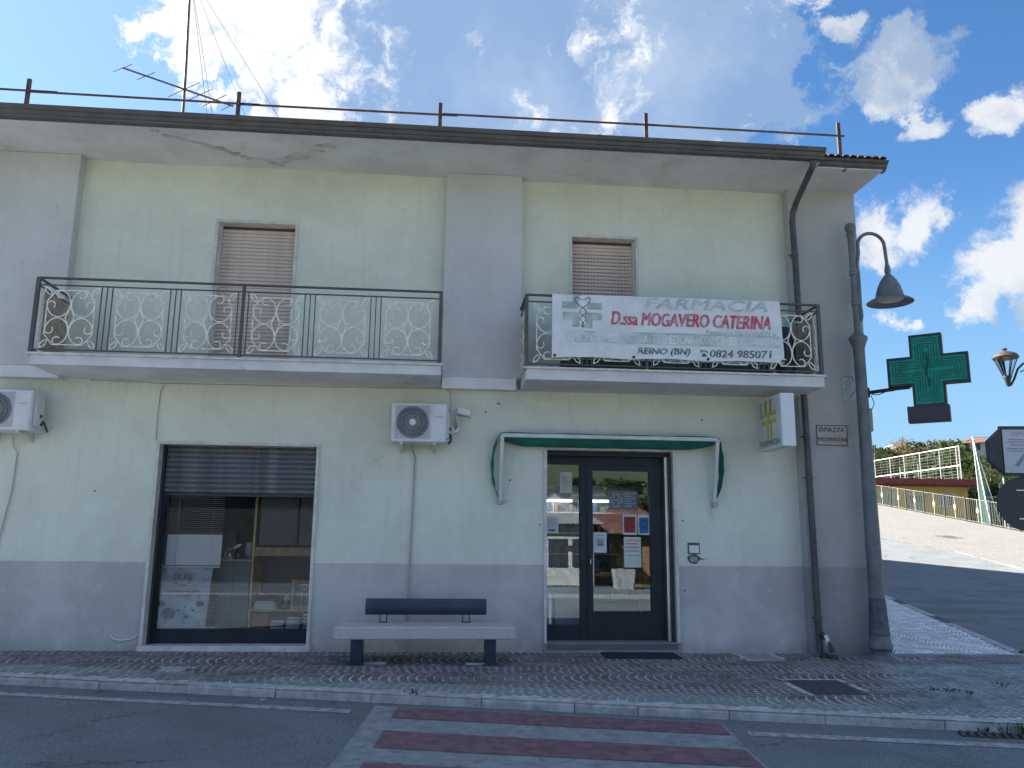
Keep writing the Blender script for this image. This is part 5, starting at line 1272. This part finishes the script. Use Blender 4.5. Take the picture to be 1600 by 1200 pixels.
notice('white sheet with a small grey table at mid height of the door', 2.085, 2.265, 1.19, 1.46, pw, [('grey_block', .25, .8, .3, .7, nlb), ('printed_line', .3, .75, .38, .42, nk), ('printed_line', .3, .75, .5, .54, nk), ('printed_line', .2, .8, .82, .85, nk)])
notice('large white sheet with red print below the maroon notice', 2.50, 2.735, 1.0, 1.40, pw, [('red_line', .1, .9, .52, .56, nred2), ('red_line', .1, .9, .64, .68, nred2), ('red_line', .1, .8, .76, .80, nred2), ('grey_arc', .1, .9, .38, .41, nlb), ('red_line', .1, .9, .88, .91, nred2)])
nt = notice('dark grey pharmacy services panel with a white outlined cross on the door', 2.30, 2.70, 1.76, 2.02, ngr, [('printed_line', .55, .92 if k % 2 else .8, .18+.13*k, .21+.13*k, nlb) for k in range(6)], .2575, 'panel')
b = MB(); ccx, ccz = 2.40, 1.89; a_, w_ = .085, .034
pp = [(ccx+x, .2545, ccz+z) for x, z in [(-w_, a_), (w_, a_), (w_, w_), (a_, w_), (a_, -w_), (w_, -w_), (w_, -a_), (-w_, -a_), (-w_, -w_), (-a_, -w_), (-a_, w_), (-w_, w_)]]
b.tube(pp, .0045, 4, closed=True); b.tube([(ccx-.07, .2545, ccz), (ccx+.07, .2545, ccz)], .003, 4); b.build('outlined_cross', pw, nt)

# ------------------------------------------------------------------ piazza fence, club house, court fences
fe = thing('piazza_fence', 'low olive metal fence with round emblems along the pale piazza', 'fence', (25.6, 29, 2.5))
fy = [50, 47.2, 44.4, 41.7, 39, 37.1, 35.3, 33.43, 31.98, 30.34, 28.6, 26.96, 25.21, 23.34, 21.4, 19.4, 17.4]
def fz(y): return gz(25.6, y)+.02
for y in fy: MB().box(25.57, 25.63, y-.04, y+.04, fz(y)-.05, fz(y)+1.22).build('post', m_fpost, fe)
for (a, c_) in zip(fy[:-1], fy[1:]):
    for h in (.08, 1.14): MB().tube([(25.6, a, fz(a)+h), (25.6, c_, fz(c_)+h)], .02, 4).build('rail', m_fence, fe)
    n_ = 12
    b = MB()
    for k in range(1, n_):
        t = k/n_; y = a+(c_-a)*t; b.box(25.592, 25.608, y-.008, y+.008, fz(y)+.08, fz(y)+1.14)
    b.build('bars', m_fence, fe)
    ym = (a+c_)/2; b = MB(); b.box(25.588, 25.612, ym-.014, ym+.014, fz(ym)+.08, fz(ym)+1.14); b.add([(25.585, ym+.08*cos(q), fz(ym)+.62+.14*sin(q)) for q in rng(0, 2*pi, 14)[:-1]]+[(25.575, ym, fz(ym)+.62)], [(i, (i+1) % 14, 14) for i in range(14)]); b.build('emblem', mat('pale_emblem', (.50, .50, .36), .6), fe)

ch = thing('club_house', 'low ochre building with barred windows and a dark red flat roof behind the fence', 'building', (30.5, 38, 1.5))
b = MB().box(20, 33.35, 38, 44, 1.4, 4.88); b.build('wall', m_yhouse, ch)
b = MB().prism([(19.6, 37.3, 4.885), (34.0, 37.3, 4.885), (34.0, 37.3, 5.24), (19.6, 37.3, 5.24)], (0, 7.2, 0)); b.build('roof', m_redroof, ch)
MB().box(19.7, 33.9, 37.35, 44.3, 4.80, 4.8848).build('eave_board', mat('eave_dark', (.10, .04, .04), .8), ch)
def cwin(x0, x1, z0, z1):
    f = MB().cbox(x0-.1, x1+.1, 37.93, 37.99, z0-.1, z1+.1, .01).build('window', m_whsteel, ch)
    MB().box(x0, x1, 37.9, 37.94, z0, z1).build('pane', m_cabdk, f)
    n_ = 7
    for k in range(n_): x = x0+(x1-x0)*(k+.5)/n_; MB().box(x-.02, x+.02, 37.86, 37.89, z0-.05, z1+.05).build('bar', m_whsteel, f)
cwin(31.5, 32.4, 3.62, 4.32); cwin(27.55, 28.35, 3.62, 4.32); cwin(25.0, 25.9, 3.62, 4.3)
d_ = MB().cbox(29.35, 30.35, 37.93, 37.99, 1.5, 4.45, .01).build('door', mat('grey_green_door', (.36, .37, .33), .6), ch)
for k in range(6): MB().box(29.47+k*.14, 29.55+k*.14, 37.915, 37.93, 3.75, 4.2).build('pane', m_cabdk, d_)

cf = thing('court_fence', 'tall white framed wire fence of the sports court above the red roof', 'fence', (35.5, 47, 1.5))
cy = [41.6, 43.85, 46.25, 48.3, 50.25, 52.5, 54.9, 57.5]
for y in cy: MB().tube([(35.5, y, 1.5), (35.5, y, 7.86)], .034, 6).build('post', m_whsteel, cf)
MB().tube([(35.5, 41.95, 1.5), (35.5, 41.95, 7.86)], .034, 6).build('post', m_whsteel, cf)
for y in (47.2, 49.6): MB().tube([(35.9, y, 1.5), (35.9, y, 7.1)], .028, 6).build('inner_post', m_whsteel, cf)
for z in (7.84, 6.52): MB().tube([(35.5, 41.6, z), (35.5, 60, z)], .042, 6).build('rail', m_whsteel, cf)
b = MB(); z = 4.9
while z < 7.8: b.tube([(35.5, 41.6, z), (35.5, 60, z)], .013, 3, cap=False); z += .21
y = 41.7
while y < 58: b.tube([(35.5, y, 4.8), (35.5, y, 7.84)], .008, 3, cap=False); y += .9
o_ = b.build('wire_mesh', m_wire, cf); o_['kind'] = 'stuff'
b = MB()
for k in range(5): b.tube([(34.6, 36+k*1.6, 1.5), (34.6, 36+k*1.6, 4.6)], .03, 5)
ng = thing('sports_net', 'green netting hung from a tall leaning mast and stays beside the club house', 'net', (29, 30, 1.5))
MB().tube([(28.55, 30, 1.5), (28.45, 30, 6.95)], .036, 8).build('mast', m_whsteel, ng)
MB().tube([(28.47, 30, 6.85), (26.35, 26.2, 1.6)], .026, 6).build('stay', m_whsteel, ng); MB().tube([(28.47, 30, 6.85), (29.7, 30, 1.6)], .022, 6).build('stay', m_whsteel, ng)
MB().tube([(28.47, 30, 6.9), (31.5, 30.5, 7.05), (36, 31, 7.5)], .015, 5).build('top_cable', m_wire, ng)
b = MB()
def netp(u, v):   # triangle from mast foot to the stays, then on along the court
    a = Vector((28.55, 30, 1.5)).lerp(Vector((28.47, 30, 6.8)), v); c_ = Vector((29.7, 30, 1.5)).lerp(Vector((28.47, 30, 6.8)), v); return a.lerp(c_, u)
for k in range(14): b.tube([netp(k/13, 0), netp(k/13, .97)], .008, 3, cap=False)
for k in range(40): b.tube([netp(0, k/40), netp(1, k/40)], .006, 3, cap=False)
def netq(u, v): return Vector((29.7, 30, 1.5+v*3.2)).lerp(Vector((40, 26, 1.5+v*3.2)), u)
for k in range(70): b.tube([netq(k/70, 0), netq(k/70, 1)], .007, 3, cap=False)
for k in range(22): b.tube([netq(0, k/22), netq(1, k/22)], .009, 3, cap=False)
def netr(u, v): return Vector((26.35, 26.2, 1.6)).lerp(Vector((28.55, 30, 1.5)), u)+Vector((0, 0, v*5*u))
for k in range(30): b.tube([netr(k/30, 0), netr(k/30, 1)], .007, 3, cap=False)
for k in range(24): b.tube([netr(0, k/24), netr(1, k/24)], .006, 3, cap=False)
o_ = b.build('netting', m_net, ng); o_['kind'] = 'stuff'
for k in range(4): MB().tube([netq(k/3.5+.02, 0), netq(k/3.5+.02, 1.02)], .04, 6).build('post', m_whsteel, ng)
ht = thing('park_gate', 'curved grey wire gate beyond the corner of the club house', 'gate', (34.3, 37, 1.5))
b = MB().tube([(33.6, 37.5, 1.5), (33.6, 37.5, 3.6), (33.75, 37.4, 3.95), (34.1, 37.3, 4.15), (35.5, 36.8, 4.15)], .05, 6); b.build('frame', m_wire, ht)
b = MB()
for k in range(14): b.tube([(33.6+k*.14, 37.5-k*.05, 1.5), (33.6+k*.14, 37.5-k*.05, 4.1)], .012, 3, cap=False)
for k in range(9): b.tube([(33.6, 37.5, 1.6+k*.28), (35.5, 36.8, 1.6+k*.28)], .012, 3, cap=False)
b.build('wire_infill', m_wire, ht)['kind'] = 'stuff'

# ------------------------------------------------------------------ trees
def leaf_mat(name, c, c2):
    m = bpy.data.materials.new(name); m.use_nodes = True; N = NT(m.node_tree); N.n.clear()
    rnd = N.add('ShaderNodeNewGeometry').outputs['Random Per Island']; oi = N.add('ShaderNodeObjectInfo').outputs['Random']
    col = N.mix(rnd, c, c2); col = N.mix(N.math('MULTIPLY', oi, .35), col, (c[0]*1.8, c[1]*1.3, c[2]*.9))
    d = N.add('ShaderNodeBsdfDiffuse', ins={'Color': col}); t = N.add('ShaderNodeBsdfTranslucent', ins={'Color': col})
    mx = N.add('ShaderNodeMixShader', ins={0: .35, 1: d.outputs[0], 2: t.outputs[0]}); N.add('ShaderNodeOutputMaterial', ins={0: mx.outputs[0]}); return m
lm = [leaf_mat('leaf_mid_green', (.045, .075, .03), (.085, .12, .05)), leaf_mat('leaf_dark_green', (.025, .045, .022), (.055, .08, .04)), leaf_mat('leaf_olive', (.075, .085, .045), (.12, .125, .07)), leaf_mat('leaf_dry', (.22, .15, .07), (.30, .22, .12))]
m_bark = mat('bark', (.12, .09, .065), .95, var=.2)
def crown_mesh(seed, m, n_=1300, flat=.8, ls=.055, airy=0.):
    rr = random.Random(seed); b = MB(); cl = []
    for k in range(13):
        a = rr.uniform(0, 2*pi); q = rr.uniform(.15, .62); cl.append((q*cos(a), q*sin(a), rr.uniform(-.42, .5)*flat, rr.uniform(.22, .42)))
    cl.append((0, 0, .35*flat, .4))
    for k in range(n_):
        c_ = rr.choice(cl); d = Vector((rr.gauss(0, 1), rr.gauss(0, 1), rr.gauss(0, 1))).normalized()*c_[3]*(rr.random()**.4)*(1+airy*rr.random())
        p = Vector(c_[:3])+Vector((d.x, d.y, d.z*.85)); s_ = ls*rr.uniform(.6, 1.4); u = Vector((rr.gauss(0, 1), rr.gauss(0, 1), rr.gauss(0, 1))).normalized(); v = u.orthogonal().normalized()
        b.add([p-u*s_, p+v*s_*.6, p+u*s_, p-v*s_*.6], [(0, 1, 2, 3)])
    return b.mesh('crown', m)
def trunk_mesh(seed):
    rr = random.Random(seed); b = MB().tube([(0, 0, -.8), (.02, .01, -.2), (0, .02, .3), (.03, 0, .8)], [.07, .05, .035, .015], 7)
    for k in range(5):
        a = rr.uniform(0, 2*pi); b.tube([(0, .0, rr.uniform(-.3, .2)), (.25*cos(a), .25*sin(a), .2), (.5*cos(a), .5*sin(a), .5)], [.03, .02, .008], 5)
    return b.mesh('trunk', m_bark)
crowns = [crown_mesh(1, lm[0]), crown_mesh(2, lm[1]), crown_mesh(3, lm[2]), crown_mesh(4, lm[0]), crown_mesh(5, lm[1]), crown_mesh(6, lm[3], 500, .9, .04, .4)]
big_crowns = [crown_mesh(11, lm[0], 5200, .85, .030), crown_mesh(12, lm[1], 5200, .85, .030), crown_mesh(13, lm[2], 4200, .85, .030)]
trunks = [trunk_mesh(1), trunk_mesh(2)]
def tree(x, y, z0, r_, h, cm_, label, group=None, rz=0, trk=True):
    t = bpy.data.objects.new('tree', None); COL.objects.link(t); t.location = (x, y, z0); tag(t, label, 'tree', group); PINV[t.name] = Matrix.Identity(4)
    c_ = bpy.data.objects.new('crown', cm_); COL.objects.link(c_); c_.parent = t; c_.location = (0, 0, h*.58); c_.scale = (r_, r_, h*.52); c_.rotation_euler = (0, 0, rz)
    if trk:
        k_ = bpy.data.objects.new('trunk', trunks[int(rz*10) % 2]); COL.objects.link(k_); k_.parent = t; k_.location = (0, 0, h*.5); k_.scale = (h*.42, h*.42, h*.62)
    return t
# named trees near the court
for (X_, Y_, z0, r_, h, cm_, lab) in [
    (40.9, 62, 1.5, 2.3, 8.9, big_crowns[0], 'bright green leafy tree beside the corner of the pharmacy building'),
    (38.4, 46, 1.5, 2.7, 5.6, big_crowns[1], 'dense dark green bush just beyond the white court fence'),
    (41.5, 47, 1.5, 2.6, 5.8, big_crowns[0], 'mid green bush behind the net mast'),
    (45, 46.5, 1.5, 2.8, 5.2, big_crowns[2], 'olive green bush behind the green netting'),
    (49.5, 48, 1.5, 3.1, 5.6, big_crowns[1], 'dark bush behind the octagonal road sign'),
    (43.5, 54, 1.5, 3.0, 5.6, big_crowns[0], 'taller green tree rising behind the bushes by the mast'),
    (37.5, 61, 1.5, 2.8, 7.4, big_crowns[2], 'olive tree seen through the white court fence'),
    (42.5, 66, 1.5, 3.4, 7.0, big_crowns[1], 'dark rounded tree behind the middle of the court fence'),
    (47.5, 64, 1.5, 3.4, 6.4, big_crowns[0], 'green tree behind the end post of the court fence')]:
    tree(X_, Y_, z0, r_, h, cm_, lab, rz=R.uniform(0, 6))
rr = random.Random(5)
crown_data = [([v.co.copy() for v in c_.vertices], [tuple(p.vertices) for p in c_.polygons]) for c_ in [crown_mesh(31, None, 520, .85, .085), crown_mesh(32, None, 520, .85, .085), crown_mesh(33, None, 420, .85, .08)]]
def woodland(name, label, spots, gf, mats):
    bs = [MB() for _ in mats]
    for (x, y, r_, h, mi_) in spots:
        V, F = rr.choice(crown_data); z0 = gf(x, y)-.2+h*.45; a = rr.uniform(0, 6); ca, sa = cos(a)*r_, sin(a)*r_; hh = h*.52
        bs[mi_].add([(x+v.x*ca-v.y*sa, y+v.x*sa+v.y*ca, z0+v.z*hh) for v in V], F)
    t = thing(name, label, 'woodland', (spots[0][0], spots[0][1], gf(spots[0][0], spots[0][1])), kind='stuff')
    for b_, m_ in zip(bs, mats): b_.build('foliage', m_, t)['kind'] = 'stuff'
spots = []
for k in range(330):
    ang = radians(rr.uniform(27, 42)); d = rr.uniform(70, 185)
    x = d*sin(ang); y = d*cos(ang)-10.6
    q_ = x/(y+10.6)
    if d > 82 and (.685 < q_ < .728 or .578 < q_ < .615): continue
    if (-14 < (x/max(1, y+10.6)-.705)*d/1.2 < 4 and 120 < d < 178 and x > 88) or (abs(x-91) < 5 and 140 < d < 172): continue
    s_ = rr.uniform(.75, 1.35); r_ = (2.2+d*.006)*s_; spots.append((x, y, r_, r_*rr.uniform(1.4, 2.0), rr.choice([0, 0, 1, 1, 2])))
woodland('hill_woodland', 'mixed green wood covering the far hillside', spots, hz, lm[:3])
tree(83.5, 128, hz(83.5, 128)-.3, 3.0, 7.4, crown_mesh(21, lm[3], 1500, .9, .035, .35), 'brownish half bare tree standing above the far ridge', rz=1.2)
# far houses
def house(x, y, z, w_, d_, h, mw, mr, label, rz=0., nwin=3, ridge=1.2, group=None):
    t = bpy.data.objects.new('far_house', None); COL.objects.link(t); t.location = (x, y, z); t.rotation_euler = (0, 0, rz); tag(t, label, 'house', group); PINV[t.name] = Matrix.Identity(4)
    MB().box(-w_/2, w_/2, -d_/2, d_/2, -6, h).build('wall', mw, t)
    e = .5; MB().add([(-w_/2-e, -d_/2-e, h), (w_/2+e, -d_/2-e, h), (w_/2+e, d_/2+e, h), (-w_/2-e, d_/2+e, h), (-w_/2+d_*.3, 0, h+ridge), (w_/2-d_*.3, 0, h+ridge)], [(0, 1, 5, 4), (1, 2, 5), (2, 3, 4, 5), (3, 0, 4), (3, 2, 1, 0)]).build('roof', mr, t)
    fl_ = max(1, int(h/2.9))
    for f in range(fl_):
        for k in range(nwin):
            x_ = -w_/2+w_*(k+.5)/nwin; zc = 1.0+f*2.9
            for sy in (-1, 1): MB().cbox(x_-.45, x_+.45, sy*d_/2-.05, sy*d_/2+.05, zc, zc+1.3, .01).build('window', m_cabdk, t)
    return t
hw = mat('house_white', (.60, .58, .54), .9); hy = mat('house_ochre', (.50, .36, .16), .9); ho = mat('house_orange', (.32, .17, .09), .9); hr = mat('house_roof_red', (.17, .07, .05), .9, var=.2, vs=2); hg = mat('house_roof_grey', (.30, .28, .27), .9)
house(105.6, 139, 17.9, 5.6, 5, 2.5, hw, hr, 'white hillside house with a low red roof above the net mast', -.6)
house(112.8, 143, 18.6, 6, 6, 2.2, hy, hr, 'ochre hillside house partly behind the road sign', -.6)
house(91.0, 141, 17.2, 7, 5, 1.9, hy, hg, 'ochre hillside house with a flat grey roof beyond the court fence', -.55)

# ------------------------------------------------------------------ the other side of the street (seen in the glass)
for (x, y, w_, d_, h, mw, mr, lab, rz) in [
    (9.8, -32, 4.6, 6, 2.7, ho, hr, 'low orange house across the street mirrored in the door glass', .05),
    (17.5, -36, 7, 7, 5.4, hw, hr, 'white two storey house across the street beyond the low orange one', -.1),
    (6.0, -30.5, 3.4, 6, 3.0, hw, hg, 'pale house across the street mirrored in the side pane', .1),
    (-9, -30, 11, 8, 4.0, mat('house_darkened_unlit', (.035, .035, .037), .9), hr, 'house across the street opposite the shop window, walls darkened to look unlit', .05),  # wall colour darkened so its reflection in the shop window reads unlit
    (-23, -31, 12, 8, 5.8, hw, hr, 'white house across the street far down the road', 0)]:
    o_ = house(x, y, gz(x, y)+.0, w_, d_, h, mw, mr, lab, rz, 3, 1.6)
for i, x in enumerate((6.3, 8.2, 10.6)):
    t = thing('stone_planter', ['square stone planter across the street nearest the camera side', 'square stone planter in the middle of the row across the street', 'square stone planter at the far end of the row across the street'][i], 'planter', (x, -16.4, gz(x, -16.4)), 'stone planters across the street')
    g = gz(x, -16.4); MB().add([(x-.28, -16.68, g), (x+.28, -16.68, g), (x+.28, -16.12, g), (x-.28, -16.12, g), (x-.34, -16.74, g+.65), (x+.34, -16.74, g+.65), (x+.34, -16.06, g+.65), (x-.34, -16.06, g+.65)], [(0, 3, 2, 1), (4, 5, 6, 7), (0, 1, 5, 4), (1, 2, 6, 5), (2, 3, 7, 6), (3, 0, 4, 7)]).build('tub', m_kerb, t)
    c_ = bpy.data.objects.new('foliage', crowns[i % 3]); COL.objects.link(c_); c_.parent = t; c_.location = (0, 0, .85); c_.scale = (.38, .38, .35)
MB().box(-40, 25.7, -12.0, -11.85, -.45, -.17).build('kerb_stone_line', m_kerb, kind='structure')
woodland('slope_woodland', 'loose wood on the dry hillside across the street mirrored in the glass', [(rr.uniform(-60, 110), rr.uniform(-230, -70), rr.uniform(3, 7), rr.uniform(6, 9), rr.choice([0, 1, 1])) for k in range(70)], gz, lm[:2])

# ------------------------------------------------------------------ weeds and litter
wd = MB(); rw_ = random.Random(9)
def tuft(b, x, y, z, n_, h, s_=.05):
    for k in range(n_):
        a = rw_.uniform(0, 2*pi); r_ = rw_.uniform(0, s_); px, py = x+r_*cos(a), y+r_*sin(a); hh = h*rw_.uniform(.4, 1); ln_ = rw_.uniform(.2, .7)*hh; w_ = rw_.uniform(.003, .007)
        q = Vector((cos(a), sin(a), 0)); t = Vector((-sin(a), cos(a), 0)); p0 = Vector((px, py, z)); p1 = p0+q*ln_*.4+Vector((0, 0, hh*.6)); p2 = p0+q*ln_+Vector((0, 0, hh))
        b.add([p0-t*w_, p0+t*w_, p1+t*w_*.8, p2, p1-t*w_*.8], [(0, 1, 2, 4), (4, 2, 3)])
        for m_ in range(2): c_ = p0.lerp(p2, rw_.uniform(.4, 1)); s2 = rw_.uniform(.006, .015); b.add([c_-q*s2, c_+t*s2*.7, c_+q*s2+Vector((0, 0, s2)), c_-t*s2*.7], [(0, 1, 2, 3)])
for (x, y, n_, h) in [(4.86, -3.48, 18, .06), (5.02, -3.51, 16, .10), (5.16, -3.55, 26, .12), (5.3, -3.59, 26, .08), (5.4, -3.64, 22, .09)]: tuft(wd, x, y, gz(x, y), n_, h, .06)
o_ = wd.build('weeds', lm[0]); tag(o_, 'green weeds growing in the kerb joint beside the storm drain', 'weeds', kind='stuff')
wd = MB()
for (x, y, n_, h) in [(5.35, -2.25, 16, .03), (5.2, -2.2, 14, .03), (5.95, -.03, 26, .07), (5.5, -2.35, 12, .03), (6.1, -2.0, 14, .03), (7.9, .1, 20, .04), (-.2, -2.38, 14, .035)]: tuft(wd, x, y, pz(x, y), n_, h, .09)
o_ = wd.build('joint_weeds', lm[0]); tag(o_, 'tiny weeds in the cobble joints at the corner', 'weeds', kind='stuff')
lt = MB()
for k in range(330):
    if k < 190: x = rw_.choice([rw_.gauss(-3.6, .5), rw_.gauss(-1.3, .7), rw_.uniform(-4.6, 5)]); y = kpt(x)[1]-abs(rw_.gauss(.04, .05))-.02; z = gz(x, y)+.006; s_ = rw_.uniform(.008, .024)
    else: x = rw_.uniform(-4.8, 5.4); y = rw_.uniform(-2.2, -.05)*.999; y = -abs(rw_.gauss(.05, .25)); z = pz(x, y)+.012; s_ = rw_.uniform(.005, .014)
    a = rw_.uniform(0, 6); lt.add([(x+s_*cos(a+q)*(1 if i % 2 else .5), y+s_*sin(a+q)*(1 if i % 2 else .5), z+rw_.uniform(0, .008)) for i, q in enumerate((0, 1.57, 3.14, 4.71))], [(0, 1, 2, 3)])
o_ = lt.build('litter', mat('dry_leaf_litter', (.26, .21, .14), .95, var=.3, vs=20, island=.3)); tag(o_, 'dry leaf crumbs gathered along the kerb and wall foot', 'litter', kind='stuff')
for (x, y, lab) in [(-1.62, -2.28, 'small white scrap of paper in the gutter before the shop window'), (.0, -.95, 'tiny white paper scrap on the cobbles beside the bench leg')]:
    z = (gz(x, y) if y < kpt(x)[1] else pz(x, y))+.012; o_ = MB().add([(x-.03, y-.012, z), (x+.03, y-.015, z+.004), (x+.034, y+.014, z), (x-.026, y+.018, z+.006)], [(0, 1, 2, 3)]).build('paper_scrap', m_paper); tag(o_, lab, 'paper scrap')

for o in list(SC.objects):
    if o.get('kind') is None: pass
SC.cycles.use_adaptive_sampling = True; SC.cycles.adaptive_threshold = .02
